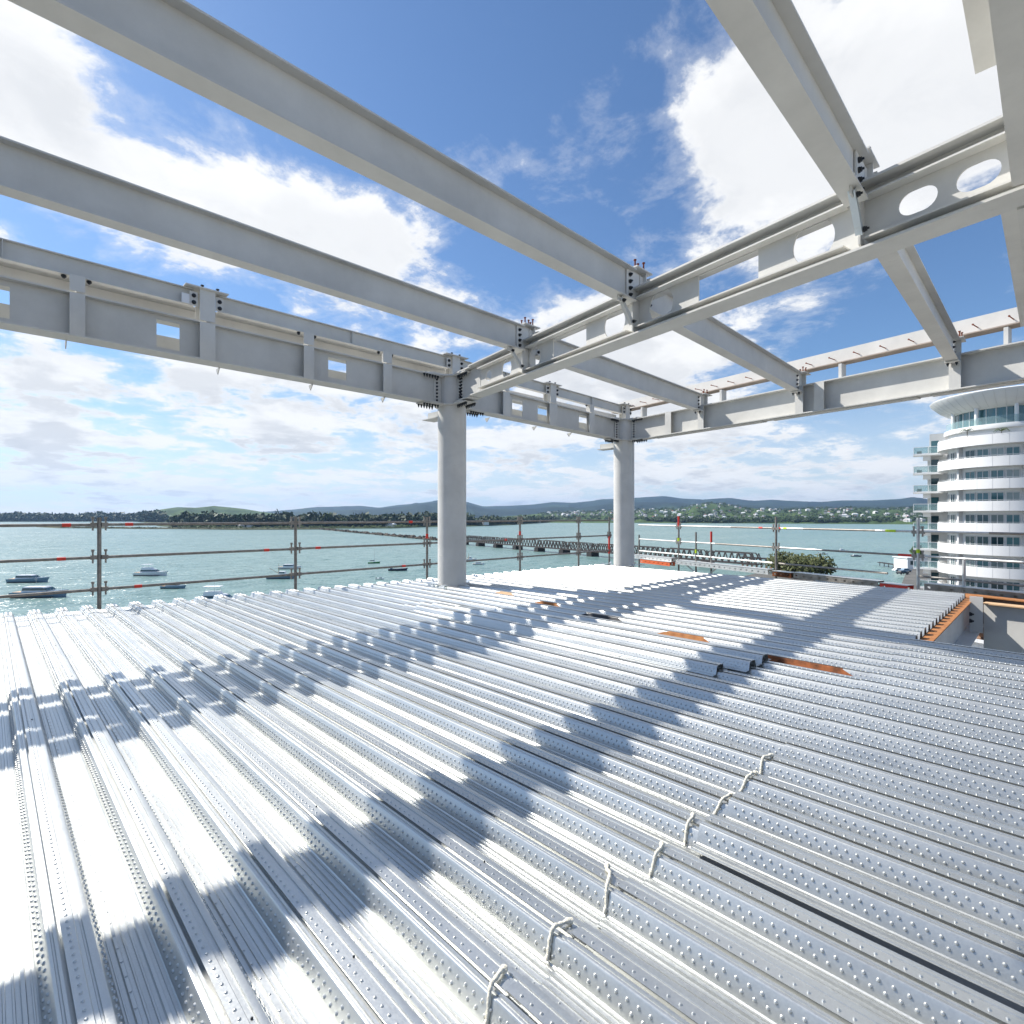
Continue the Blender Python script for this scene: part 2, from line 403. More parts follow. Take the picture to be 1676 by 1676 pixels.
# --- the holed girder (from the first column towards and past the camera)
Bz0, Bz1 = 3.835, 4.445
girder = empty('holed_girder', C1 - Gv*.42 + Zv*Bz0, 'grey roof girder with round and square web holes running from the first column', 'steel girder')
s0, s1 = .95, 11.5
def gp(s, n, z): return C1 - Gv*s + Nv*n + Zv*z
holes = [circ(1.50, .31, .10, .10), circ(2.12, .30, .15, .17), circ(2.97, .30, .15, .18), rect(3.47, 4.25, .15, .47), circ(4.83, .31, .20, .20), circ(5.65, .30, .19, .20),
         rect(6.21, 6.96, .15, .47), circ(7.53, .31, .20, .21), obround(8.39, .30, .14, .10), obround(8.79, .30, .14, .10)]
MB().plate(rect(s0, s1, .022, .588), holes, C1 + Zv*Bz0, -Gv, Zv, Nv, .014).build('web', M['paint'], girder)
MB().box(gp((s0+s1)/2, 0, Bz0+.011), Gv*(s1-s0)/2, Nv*.155, Zv*.011).build('bottom_flange', M['paint'], girder)
MB().box(gp((s0+s1)/2, 0, Bz1-.011), Gv*(s1-s0)/2, Nv*.155, Zv*.011).build('top_flange', M['paint'], girder)
joints = [s_at_y(6.35), s_at_y(3.90), s_at_y(1.24)]
segs = [(1.25, joints[0]-.10), (joints[0]+.06, joints[1]-.10), (joints[1]+.06, joints[2]-.10), (joints[2]+.07, s1)]
for a, b in segs:
    for zz in (Bz0+.105, Bz1-.125):
        for sg in (-1, 1):
            MB().box(gp((a+b)/2, sg*.067, zz), Gv*(b-a)/2, Nv*.058, Zv*.008).build('edge_stiffener', M['paint'], girder)
# haunched stub bolted to the column
MB().plate([(.33, .0), (.95, .0), (1.2, .11), (1.2, .50), (.95, .585), (.33, .56)], [], C1 + Zv*(Bz0-.01), -Gv, Zv, Nv, .026).build('haunch_plate', M['paint'], girder)
MB().box(gp(.66, 0, Bz0-.004), Gv*.33, Nv*.14, Zv*.013).build('haunch_flange', M['paint'], girder)
MB().box(gp(.66, 0, Bz1-.02), Gv*.33, Nv*.12, Zv*.013).build('haunch_flange', M['paint'], girder)
for k in range(7):
    for o_ in (0, .07): bolt(girder, gp(.40+o_, -.016, Bz0+.08+.065*k), -Nv, .017, .03)
# fin plates, posts, cap plates and braces where the beams meet it
for y in (6.35, 3.90, 1.24):
    b = B_at(y); xb = b.x
    MB().plate([(-.30, .42), (-.165, .42), (-.165, .026), (-.10, .0), (-.008, .0), (-.008, .80), (-.30, .80)], [], (xb, y-.020, Bz0+.022), Xv, Zv, Yv, .016).build('fin_plate', M['paint'], girder)
    MB().plate([(.30, .42), (.165, .42), (.165, .026), (.008, .0), (.008, .80), (.30, .80)], [], (xb, y-.020, Bz0+.022), Xv, Zv, Yv, .016).build('fin_plate', M['paint'], girder)
    for k in range(4):
        bolt(girder, (xb-.235, y-.029, BZ+.075+.088*k), (0, -1, 0), .021, .036)
        bolt(girder, (xb+.235, y-.029, BZ+.06+.088*k), (0, -1, 0), .021, .036)
    MB().box((xb, y+.02, (Bz1+BZ+BD+.03)/2), (.12, 0, 0), (0, .008, 0), (0, 0, (BZ+BD+.03-Bz1)/2)).build('post', M['paint'], girder)
    MB().box((xb+.10, y+.02, (Bz1+BZ+BD+.03)/2), (.008, 0, 0), (0, .09, 0), (0, 0, (BZ+BD+.03-Bz1)/2)).build('post', M['paint'], girder)
    MB().box((xb+.02, y+.03, BZ+BD+.038), (.19, 0, 0), (0, .13, 0), (0, 0, .008)).build('cap_plate', M['paint'], girder)
    for px, py in ((-.10, -.04), (.03, .0), (.14, .06), (.06, -.07), (-.04, .1)):
        stud(girder, (xb+.02+px, y+.03+py, BZ+BD+.045), (0, 0, 1), .13)
    # diagonal brace under the beam
    br = empty('diagonal_brace', (xb-.55, y, BZ),
               {6.35: 'slim grey diagonal brace under the roof beam by the first column',
                3.90: 'slim grey diagonal brace under the roof beam at the middle girder joint',
                1.24: 'pale galvanised plate brace under the overhead beam at the right girder joint'}[y], 'brace', 'beam braces')
    mt = 'paint' if y > 2 else 'galv_dull'
    top = Vector((xb-.46, y-.05, BZ-.02)); bot = Vector((xb-.19, y-.05, Bz0+.12))
    MB().bar(top, bot, .012, .06, (1, 0, .6)).bar(top+Vector((0, .028, 0)), bot+Vector((0, .028, 0)), .05, .010, (1, 0, .6)).build('angle_bar', M[mt], br)
    MB().box((xb-.46, y-.03, BZ-.035), (.05, 0, 0), (0, .008, 0), (0, 0, .034)).build('lug', M['paint'], br)
    bolt(br, (xb-.43, y-.06, BZ-.06), (0, -1, 0), .02, .035); bolt(br, (xb-.20, y-.06, Bz0+.15), (0, -1, 0), .02, .035)

# --- heavy beam right overhead at the right edge
ob = empty('overhead_beam', (3, .06, 3.85), 'pale steel beam with wide soffit at the right edge of the photo', 'steel beam')
MB().bx(-4, B_at(.06).x-.16, -.15, .215, 3.86, 3.885).build('bottom_flange', M['paint_light'], ob)
MB().bx(-4, 4.75, -.30, .372, 4.43, 4.45).build('top_flange', M['paint_light'], ob)
MB().bx(-4, B_at(.06).x-.02, .02, .04, 3.885, 4.43).build('web', M['paint'], ob)
MB().bx(B_at(.06).x+.16, 9.3, -.12, .295, 3.84, 3.862).build('bottom_flange', M['paint_light'], ob)
MB().bx(B_at(.06).x+.16, 9.3, -.12, .20, 3.815, 3.84).build('doubler_plate', M['paint'], ob)
MB().bx(B_at(.06).x+.02, 9.3, .08, .10, 3.862, 4.40).build('web', M['paint'], ob)

# --- front eaves girder A (along x through both columns)
def eaves_girder(x0, x1, z0, z1, holes, label, stiff, caps, posts):
    dz = z1 - z0
    root = empty('eaves_girder', (x0, C1.y, z0), label, 'steel girder', 'eaves girders')
    d = Vector((x1-x0, 0, dz)); Lh = d.length; d.normalize(); up = Vector((-d.z, 0, d.x))
    Y0 = C1.y; org = Vector((x0, Y0, z0))
    MB().plate(rect(0, Lh, .022, .568), holes, org, d, up, Yv, .014).build('web', M['paint'], root)
    MB().box(org + d*Lh/2 + up*.011, d*Lh/2, Yv*.16, up*.011).build('bottom_flange', M['paint'], root)
    MB().box(org + d*Lh/2 + up*.579 + Yv*.025, d*Lh/2, Yv*.135, up*.011).build('top_flange', M['paint'], root)
    for (a, b) in stiff:
        zc = z0 + dz*((a+b)/2-x0)/(x1-x0)
        MB().bx(a, b, Y0-.150, Y0-.138, zc+.024, zc+.566).bx((a+b)/2-.007, (a+b)/2+.007, Y0-.138, Y0-.008, zc+.024, zc+.566).build('stiffener', M['paint'], root)
    for (a, b) in posts:      # short posts under the rail
        zc = z0 + dz*((a+b)/2-x0)/(x1-x0)
        MB().bx(a, b, Y0-.145, Y0-.133, zc+.592, zc+.80).bx((a+b)/2-.006, (a+b)/2+.006, Y0-.133, Y0+.06, zc+.592, zc+.80).build('post', M['paint'], root)
        for e in (a-.05, b+.05): bolt(root, (e, Y0-.05, zc+.785), (0, -.3, -1), .024, .03)
    for (a, b) in caps:       # tall posts with cap plates
        zc = z0 + dz*((a+b)/2-x0)/(x1-x0); m = (a+b)/2
        MB().bx(a, b, Y0-.145, Y0-.133, zc+.592, zc+1.055).bx(m-.006, m+.006, Y0-.133, Y0+.10, zc+.592, zc+1.055).bx(a, b, Y0+.10, Y0+.112, zc+.592, zc+1.055).build('post', M['paint'], root)
        MB().bx(m-.30, m+.28, Y0-.19, Y0+.16, zc+1.055, zc+1.071).build('cap_plate', M['paint'], root)
        for px in (-.05, .16): stud(root, (m+px, Y0-.06, zc+1.071), (0, 0, 1), .075, 'bolt', .014)
        for e in (a-.07, b+.07):
            MB().bx(e-.055, e+.055, Y0-.105, Y0-.095, zc+.79, zc+1.00).build('splice_plate', M['paint'], root)
            for k in (0, 1): bolt(root, (e, Y0-.106, zc+.84+.1*k), (0, -1, 0), .024, .035)
    return root
A0, A1z, A2z = 3.79, 3.79, 3.70
ewl = eaves_girder(-4.0, C1.x-.30, A0, A1z, [rect(4+.02-.25, 4+.20, .10, .50), rect(4+1.74, 4+2.03, .10, .50), rect(4+4.33, 4+4.68, .14, .50)],
    'deep grey eaves girder with square web holes left of the first column',
    [(-1.2, -1.0), (.76, .92), (2.26, 2.47), (3.83, 4.01), (5.36, 5.55)], [(2.26, 2.47), (-2.5, -2.3)], [(.76, .92), (3.83, 4.01), (5.36, 5.55), (-.8, -.64)])
ewr = eaves_girder(C1.x+.30, C2.x-.30, A1z, A2z, [rect(1.50, 1.86, .11, .49), rect(2.40, 2.75, .11, .49), rect(4.05, 4.40, .13, .49)],
    'deep grey eaves girder with square web holes between the two columns',
    [(8.5, 8.72), (10.12, 10.42), (11.76, 12.0)], [(10.16, 10.38)], [(8.55, 8.70), (11.80, 11.98)])
# columns' own cap posts
# --- rail beams on top of the eaves girder
def rail(x0, z0, x1, z1, label):
    r, d, side, up = i_beam('rail_beam', label, 'rail beam', 'rail beams over the eaves girder', (x0, C1.y-.03, z0), (x1, C1.y-.03, z1), .25, .11, .010, .014)
    n = max(1, int((x1-x0)/2.4))
    for k in range(1, n+1):
        c = Vector((x0, C1.y-.03, z0)) + d*((x1-x0)*k/(n+1))
        MB().box(c + up*.128 + Yv*(-.035), Xv*.006, Yv*.028, up*.112).build('stiffener', M['paint'], r)
    return r
rail(-4.0, A0+.80, 2.20, A0+.80, 'slim grey rail beam above the eaves girder at the left edge of the photo')
rl = rail(2.53, A0+.80, C1.x-.13, A1z+.80, 'slim grey rail beam above the eaves girder, ending over the first column')
MB().bx(2.03, 2.13, C1.y-.12, C1.y-.108, A0+.80, A0+.94).build('label_tag', M['white'], rl)
rail(C1.x+.13, A1z+.80, 10.1, A1z+.765, 'slim grey rail beam just right of the first column')
rail(10.45, A1z+.755, C2.x-.13, A2z+.80, 'slim grey rail beam ending over the second column')
# outer channel behind the girder
oc = empty('outer_channel', (-4, C1.y+.55, 4.36), 'pale steel channel seen through the gap behind the left eaves girder', 'steel channel')
MB().bx(-4, C1.x+.3, C1.y+.60, C1.y+.61, 4.42, 4.74).build('web', M['paint_light'], oc)
MB().bx(-4, C1.x+.3, C1.y+.40, C1.y+.60, 4.42, 4.432).build('flange', M['paint_light'], oc)
MB().bx(-4, C1.x+.3, C1.y+.40, C1.y+.60, 4.73, 4.742).build('flange', M['paint_light'], oc)
MB().bx(-4, C1.x+.3, C1.y+.73, C1.y+.74, 4.0, 4.28).build('lower_plate', M['paint_light'], oc)
for k in range(8):
    x = -3.2 + 1.45*k
    MB().bx(x, x+.05, C1.y+.165, C1.y+.60, 4.36, 4.418).build('outrigger', M['paint'], oc)
oc2 = empty('outer_channel', (C1.x+.5, C1.y+.55, 4.3), 'pale steel channel seen behind the eaves girder between the two columns', 'steel channel')
MB().bx(C1.x+.5, C2.x+.5, C1.y+.60, C1.y+.61, 4.34, 4.64).build('web', M['paint_light'], oc2)
MB().bx(C1.x+.5, C2.x+.5, C1.y+.40, C1.y+.60, 4.34, 4.352).build('flange', M['paint_light'], oc2)
# hanging gussets below the outer edge
for k, x in enumerate((.75, 2.6, 4.1, 5.55, 8.3, 9.9, 11.3)):
    MB().plate([(0, 0), (.16, 0), (.16, -.02), (.10, -.10)], [], (x, C1.y+.10, A0-.003-(.012*k if x > 7 else 0)), Yv, Zv, Xv, .012).build('gusset', M['paint'], ewl if x < 7 else ewr)

# --- far eaves girder C (from the second column towards the right)
Cz0 = 3.665
gc = empty('far_girder', C2 - Gv*.3 + Zv*Cz0, 'grey far eaves girder with plain sunlit web running right from the second column', 'steel girder')
def cp(s, n, z): return C2 - Gv*s + Nv*n + Zv*z
c0, c1 = .32, 11.5
MB().box(cp((c0+c1)/2, 0, Cz0+.31), Gv*(c1-c0)/2, Nv*.008, Zv*.288).build('web', M['paint'], gc)
MB().box(cp((c0+c1)/2, 0, Cz0+.011), Gv*(c1-c0)/2, Nv*.16, Zv*.011).build('bottom_flange', M['paint'], gc)
MB().box(cp((c0+c1)/2, 0, Cz0+.609), Gv*(c1-c0)/2, Nv*.15, Zv*.011).build('top_flange', M['paint'], gc)
for a, b in ((1.2, 4.4), (4.6, 7.4), (7.6, 9.6)):
    MB().box(cp((a+b)/2, .02, Cz0-.012), Gv*(b-a)/2, Nv*.10, Zv*.011).build('doubler_plate', M['paint'], gc)
def cstiff(s, w=.10):
    m = MB().box(cp(s, -.145, Cz0+.31), Gv*w, Nv*.007, Zv*.286); m.box(cp(s, -.075, Cz0+.31), Gv*.007, Nv*.063, Zv*.286)
    return m.build('stiffener', M['paint'], gc)
for s in (1.76, 5.70, 9.9): cstiff(s)
for y in (6.35, 3.90, 1.24):
    s = (C2.y-y)/Gv.y; cb = C_at(y); z2 = BZ-.115
    MB().plate([(-.32, z2-Cz0-.02), (-.15, z2-Cz0-.05), (-.15, .024), (-.008, .024), (-.008, .597), (-.15, .597), (-.15, z2+BD-Cz0+.05), (-.32, z2+BD-Cz0+.03)], [], (cb.x, y+.02, Cz0), Xv, Zv, Yv, .014).build('fin_plate', M['paint'], gc)
    cstiff(s+.05, .085)
    MB().bx(cb.x-.12, cb.x+.10, y-.008, y+.008, Cz0+.62, z2+BD+.01).bx(cb.x+.09, cb.x+.104, y-.09, y+.09, Cz0+.62, z2+BD+.01).build('post', M['paint'], gc)
    MB().bx(cb.x-.14, cb.x+.26, y-.14, y+.10, z2+BD+.01, z2+BD+.026).build('cap_plate', M['paint'], gc)
    for px, py in ((-.08, -.08), (.04, -.1), (.10, .03), (.18, -.05)): stud(gc, (cb.x+px, y+py, z2+BD+.026), (0, 0, 1), .11)
# outer fascia plate with horizontal studs
fa = empty('fascia_channel', C2 + Nv*.45 + Zv*4.6, 'pale fascia channel with rusty studs and brown underside beyond the far eaves girder', 'steel channel')
MB().box(cp(5.2, .46, 4.86), Gv*5.9, Nv*.008, Zv*.165).build('fascia_plate', M['paint_light'], fa)
MB().box(cp(5.2, .32, 4.683), Gv*5.9, Nv*.15, Zv*.010).build('bottom_flange', M['primer_pale'], fa)
MB().bx(C1.x+.6, C2.x-.2, C1.y+.73, C1.y+.74, 3.95, 4.22).build('lower_plate', M['paint_light'], oc2)
for k in range(24): stud(fa, cp(-.5+.48*k, .452, 4.83), -Nv, .26, 'stud', .009)
for s in (.6, 3.2, 6.0, 8.6):
    MB().box(cp(s, .20, 4.47), Gv*.03, Nv*.10, Zv*.16).build('outrigger', M['paint'], fa)

# --- columns
def column(c, ztop, zring, label, girder_dirs):
    root = empty('round_column', (c.x, c.y, -.08), label, 'steel column', 'round steel columns')
    o = MB().tube([(c.x, c.y, -.20), (c.x, c.y, ztop)], .305, 72).build('shaft', M['column'], root); auto_smooth(o)
    zt = zring + .60
    for zs, hh in ((1.95, .006), (.62, .004), (3.30, .005)):
        o = MB().lathe([(.3045, zs-hh), (.3075, zs-hh*.5), (.3075, zs+hh*.5), (.3045, zs+hh)], (c.x, c.y, 0), 64).build('weld_seam', M['paint'], root); auto_smooth(o)
    for z in (zring, zt):
        pts = []
        n = 72
        for i in range(n):
            a = 2*PI*i/n; r = .37
            for gd in girder_dirs:
                ga = math.atan2(gd.y, gd.x); da = abs((a-ga+PI) % (2*PI)-PI)
                if da < .42: r = max(r, min(.70, .165/max(.05, math.sin(max(da, .02))) if da > .24 else .70/math.cos(da)))
            pts.append((r*math.cos(a), r*math.sin(a)))
        MB().plate(pts, [], (c.x, c.y, z), Xv, Yv, Zv, .028).build('ring_plate', M['paint'], root)
    for gd in girder_dirs:
        sd = Vector((-gd.y, gd.x, 0))
        for z, dn in ((zring-.014, -1), (zt-.014, -1)):
            MB().box(c + gd*.62 + Zv*(z-.010), gd*.20, sd*.15, Zv*.010).build('splice_plate', M['paint'], root)
            for i in range(6 if dn < 0 else 0):
                for j in (-.10, .10):
                    bolt(root, c + gd*(.45+.068*i) + sd*j + Zv*(z-.020), (0, 0, -1), .020, .055)
        for sg in (-1, 1):
            MB().box(c + gd*.40 + sd*(sg*.014) + Zv*(zring+.30), gd*.09, sd*.006, Zv*.25).build('shear_plate', M['paint'], root)
            for k in range(7): bolt(root, c + gd*.42 + sd*(sg*.021) + Zv*(zring+.08+.072*k), sd*sg, .018, .03)
    # post with cap plate over the column
    MB().bx(c.x-.10, c.x+.10, c.y-.145, c.y-.133, zt+.015, zt+.455).bx(c.x-.006, c.x+.006, c.y-.133, c.y+.10, zt+.015, zt+.455).bx(c.x-.1, c.x+.1, c.y+.10, c.y+.112, zt+.015, zt+.455).build('post', M['paint'], root)
    MB().bx(c.x-.30, c.x+.30, c.y-.20, c.y+.16, zt+.455, zt+.470).build('cap_plate', M['paint'], root)
    for px in (-.05, .16): stud(root, (c.x+px, c.y-.06, zt+.47), (0, 0, 1), .075, 'bolt', .014)
    for e in (-.17, .17):
        MB().bx(c.x+e-.055, c.x+e+.055, c.y-.112, c.y-.102, zt+.19, zt+.40).build('splice_plate', M['paint'], root)
        for k in (0, 1): bolt(root, (c.x+e, c.y-.113, zt+.24+.1*k), (0, -1, 0), .024, .035)
    # bracket reaching outwards under the girder
    MB().box(c + Yv*.55 + Zv*(zring-.19), Xv*.16, Yv*.32, Zv*.010).bx(c.x-.008, c.x+.008, c.y+.25, c.y+.87, zring-.18, zring-.02).build('outrigger', M['paint'], root)
    return root
column(C1, 4.40, A1z+.005, 'tall pale grey round steel column in the middle of the photo', [Vector((-1, 0, 0)), Vector((1, 0, 0)), -Gv])
column(C2, 4.31, A2z+.005, 'pale grey round steel column farther back at the deck corner', [Vector((-1, 0, 0)), -Gv])

# --- small security camera seen through a girder hole
sc_ = empty('security_camera', gp(5.60, .30, Bz0+.30), 'small white security camera seen through a round hole of the girder', 'camera')
o = MB().lathe([(.001, .09), (.055, .085), (.075, .05), (.078, 0), (.06, -.05), (.02, -.075), (.001, -.08)], gp(5.62, .26, Bz0+.20), 24).build('housing', M['white'], sc_); auto_smooth(o)
MB().tube([gp(5.62, .26, Bz0+.30), gp(5.62, .30, Bz1-.13)], .014, 8).build('mounting_arm', M['white'], sc_)
MB().tube([gp(5.66, .20, Bz0+.15), gp(5.68, .15, Bz0+.13)], .028, 12).build('lens', M['dark'], sc_)

# ------------------------------------------------------------------ decking sheets
P = .3135; X0 = .205
def profile():
    h = -.078
    pts = [(-P/2, h), (-.150, h), (-.148, h+.004), (-.143, h+.004), (-.141, h), (-.130, h), (-.127, h+.009), (-.117, h+.009), (-.114, h), (-.104, h), (-.1025, h+.004), (-.0985, h+.004), (-.097, h), (-.0925, h), (-.088, h+.004),
           (-.064, -.006), (-.060, -.001), (-.0565, 0), (-.051, 0), (-.0485, -.005), (-.044, -.005), (-.0415, 0), (-.0375, 0), (-.0330, 0), (-.0322, -.026), (-.010, -.026), (-.0115, -.001), (-.0205, .001), (-.0210, .0045),
           (.015, .0045), (.018, 0), (.029, 0), (.0315, -.005), (.036, -.005), (.0385, 0), (.0565, 0), (.060, -.001), (.064, -.006), (.088, h+.004), (.0925, h), (.097, h), (.0985, h+.004), (.1025, h+.004), (.104, h), (.114, h), (.117, h+.009), (.127, h+.009), (.130, h), (.141, h), (.143, h+.004), (.148, h+.004), (.150, h)]
    return pts
PROF = profile()
def sheet_arrays(L, dimples=True, sides=8, dx=0.0):
    """two ribs: from mid-crest to mid-crest, length along +y"""
    full = [(x + k*P, z) for k in (0, 1) for (x, z) in PROF]
    full.append((2*P - P/2 + .014, -.0772))
    ny = 3
    V = []; Fq = []
    n = len(full)
    for j in range(ny):
        y = L*j/(ny-1)
        for (x, z) in full: V.append((x, y, z))
    for j in range(ny-1):
        for i in range(n-1): Fq.append((j*n+i, j*n+i+1, (j+1)*n+i+1, (j+1)*n+i))
    V = np.array(V, dtype=np.float32)
    loops = [np.array(Fq, dtype=np.int32).ravel()]; sizes = [np.full(len(Fq), 4, np.int32)]
    if dimples:
        rows = []
        a = math.atan2(.088-.064, .078-.010)          # web lean
        for k in (0, 1):
            for side in (-1, 1):
                for fr, ph in ((.30, 0), (.68, .5)):
                    x = k*P + side*(.064 + fr*.024); z = -.006 - fr*.068
                    rows.append((x, z, side*math.cos(a), math.sin(a), ph, .0070, .0068, .040))
            rows.append((k*P-.002, .0045, 0, 1, .25+.3*k, .0058, .0055, .040)); rows.append((k*P+.122, -.069, 0, 1, .6, .0045, .0035, .080))
        base = [V]; k0 = len(V)
        ang = np.arange(sides)*2*PI/sides
        for (x, z, nx, nz, ph, r, h, sp) in rows:
            ys = np.arange(.03+ph*sp, L-.02, sp); m = len(ys)
            t = np.array([nz, 0, -nx])                 # in-plane, across
            loc = np.concatenate([np.stack([np.cos(ang)*r, np.sin(ang)*r, np.full(sides, -.0004)], 1),
                                  np.stack([np.cos(ang)*r*.62, np.sin(ang)*r*.62, np.full(sides, h*.72)], 1), [[0, 0, h]]])
            one = loc[:, 0:1]*t + loc[:, 1:2]*np.array([0, 1, 0]) + loc[:, 2:3]*np.array([nx, 0, nz])
            allv = one[None] + np.stack([np.full(m, x), ys, np.full(m, z)], 1)[:, None, :]
            nv = 2*sides+1
            base.append(allv.reshape(-1, 3).astype(np.float32))
            q = np.array([[i, (i+1) % sides, sides+(i+1) % sides, sides+i] for i in range(sides)], np.int32)
            tr = np.array([[sides+i, sides+(i+1) % sides, 2*sides] for i in range(sides)], np.int32)
            offs = (k0 + np.arange(m)*nv).astype(np.int32)
            loops.append((q[None]+offs[:, None, None]).ravel()); sizes.append(np.full(m*sides, 4, np.int32))
            loops.append((tr[None]+offs[:, None, None]).ravel()); sizes.append(np.full(m*sides, 3, np.int32))
            k0 += m*nv
        V = np.concatenate(base)
    return V, np.concatenate(loops), np.concatenate(sizes)
def mesh_np(name, V, loops, sizes, mat):
    me = bpy.data.meshes.new(name)
    me.vertices.add(len(V)); me.vertices.foreach_set('co', V.astype(np.float32).ravel())
    me.loops.add(len(loops)); me.loops.foreach_set('vertex_index', loops)
    st = np.concatenate([[0], np.cumsum(sizes)[:-1]]).astype(np.int32)
    me.polygons.add(len(sizes)); me.polygons.foreach_set('loop_start', st); me.polygons.foreach_set('loop_total', sizes)
    me.materials.append(mat); me.update(); me.validate()
    return me
_shm = {}
def sheet(name, x, y0, L, z, label, group, dimples=True, sides=8):
    key = (round(L, 2), dimples, sides)
    if key not in _shm:
        me = mesh_np(name, *sheet_arrays(L, dimples, sides), M['galv'])
        me.polygons.foreach_set('use_smooth', [True]*len(me.polygons)); me.set_sharp_from_angle(angle=math.radians(28))
        _shm[key] = me
    o = bpy.data.objects.new(name, _shm[key]); COL.objects.link(o); o.location = (x, y0, z)
    return tag(o, label, 'decking sheet', group, 'thing')
def y_edge(x): return 11.07 - .112*x
for i in range(-3, 21):
    x = X0 + 2*P*i
    ys = 1.11 if x < 7.6 else 1.17
    ye = y_edge(x + P)
    o = sheet('decking_sheet', x, ys, ye-ys, .0 + .0006*(i % 2), 'long ribbed galvanised decking sheet laid from the joint to the water side edge', 'long decking sheets', True, 8 if x < 7 else 6)
    # short end lap piece along the water side edge
    V, lp, sz = sheet_arrays(.34, False)
    me = mesh_np('end_lap', V, lp, sz, M['galv']); e = bpy.data.objects.new('end_lap', me); COL.objects.link(e)
    e.parent = o; e.location = (.001, ye-ys-.28, .004)
_sm = MB().tube([(0, 0, -.001), (0, 0, .003)], .0040, 8).tube([(0, 0, .003), (0, 0, .005)], .0026, 6)
_sme = bpy.data.meshes.new('lap_screw'); _sme.from_pydata(_sm.v, [], _sm.f); _sme.materials.append(M['bolt'])
for o in [o for o in bpy.data.objects if o.get('group') == 'long decking sheets']:
    if not -1.5 < o.location.x < 9: continue
    y = .3 + random.random()*.4
    while y < 7.5:
        c = bpy.data.objects.new('lap_screw', _sme); COL.objects.link(c); c.parent = o
        c.location = (random.choice((0, P)) + .026 + random.uniform(-.003, .003), y, .0005); y += random.uniform(.8, 1.9)
for i in range(-3, 12):
    x = X0 + P*(2*i+1)
    jy = 1.145 + .025*((i*7) % 3)
    o = sheet('decking_sheet', x, -2.2, jy+2.2, .0055 + .0006*(i % 2), 'short ribbed galvanised decking sheet at the lower right, lapped over the long sheets', 'short decking sheets', True, 8)
    if i == 3:      # lies proud of its neighbour, open gap along its left edge
        o.location = (x+.004, -2.2, .034); o.rotation_euler = (.0, .018, .0)
        o['label'] = 'short decking sheet lying proud of its neighbours, dark open gap along its left edge'; del o['group']
# faint ink stencilling in a few troughs (worn, unreadable)
rs = random.Random(21)
for px, py, n_ in ((62, 1095, 26), (118, 1092, 14), (178, 1050, 22), (213, 1062, 14), (268, 1045, 18)):
    X_, Y_ = on_z(px, py, -.078); i = math.floor((X_ - X0 + P/2)/(2*P)); o = [q for q in bpy.data.objects if q.get('group') == 'long decking sheets' and abs(q.location.x - (X0+2*P*i)) < .01][0]
    k = round((X_-o.location.x)/P - .5); xc = k*P + P - .1365 if k >= 0 else -.1365
    mb = MB(); y = Y_ - o.location.y
    for _ in range(n_):
        w_ = rs.choice((.006, .012, .02)); 
        if rs.random() < .8:
            xo = rs.uniform(-.003, .003); mb.bx(xc+xo-.0025, xc+xo+.0025, y, y+w_, -.0778, -.0774)
        y += w_ + rs.uniform(.006, .03)
    me = bpy.data.meshes.new('stencil_mark'); me.from_pydata(mb.v, [], mb.f); me.materials.append(M['dark']); c = bpy.data.objects.new('stencil_mark', me); COL.objects.link(c); c.parent = o
# loose spare sheets lying on the deck
def spare(x, y0, L, z, label):
    o = sheet('spare_sheet', x, y0, L, z, label, 'spare decking sheets', True, 8); return o
k5 = X0 + P*15
for k, (dx, y0, L, lab) in enumerate(((0, 2.42, 5.0, 'lowest'), (.004, 2.36, 4.7, 'second from the bottom'), (-.006, 2.47, 4.6, 'middle one'), (.002, 2.20, 4.3, 'second from the top'))):
    spare(k5 + dx, y0, L, .016 + .013*k, 'spare decking sheet lying in the left stack on the deck, ' + lab)
spare(k5 + P*.98, 2.02, 3.9, .070, 'spare decking sheet on top of the stack, its open rib ends nearest the camera')

# rusty girder flange showing through slots in the troughs; the black strip stands for slot shade
def slot(n, y0, y1, label, mat):
    x = X0 + P*n; prof = [(-.1010, -.0745), (-.0965, -.0690), (-.0735, -.0060), (-.0640, .0030), (-.054, .0034), (-.0335, .0030)]
    prof2 = [(px+.0015, pz-.0012) for px, pz in prof[::-1]]
    pr = prof + prof2; m = len(pr); V = []
    for (ya, sl) in ((y0, 1), (y1, -1)):
        for (px, pz) in pr:
            u_ = (pz+.0745)/.0767
            V.append((x+px, ya + sl*(.16*u_ if sl > 0 else .22*u_*u_), pz))
    F_ = [(i, (i+1) % m, m+(i+1) % m, m+i) for i in range(m)] + [tuple(range(m))[::-1], tuple(range(m, 2*m))]
    o = MB().add(V, F_).build('rusty_strip', M[mat]); auto_smooth(o, 30)
    tag(o, label, 'steel strip', 'rusty strips on the deck ribs', 'thing'); return o
slot(18, 1.25, 2.72, 'long brown rusty strip along a deck rib, behind the spare sheets', 'rust_dark')
slot(19, 2.78, 3.62, 'orange rusty strip along a deck rib, just beyond the spare sheets', 'rust')
slot(20, 4.20, 5.10, 'black strip standing in for a shaded opening along a deck rib between two rusty strips', 'dark')  # black colour stands in for the shade inside an open rib
slot(21, 5.62, 6.35, 'short orange strip along a deck rib, half in shadow', 'rust')
slot(22, 7.0, 7.7, 'thin tan strip along a deck rib close to the first column', 'primer_tan')

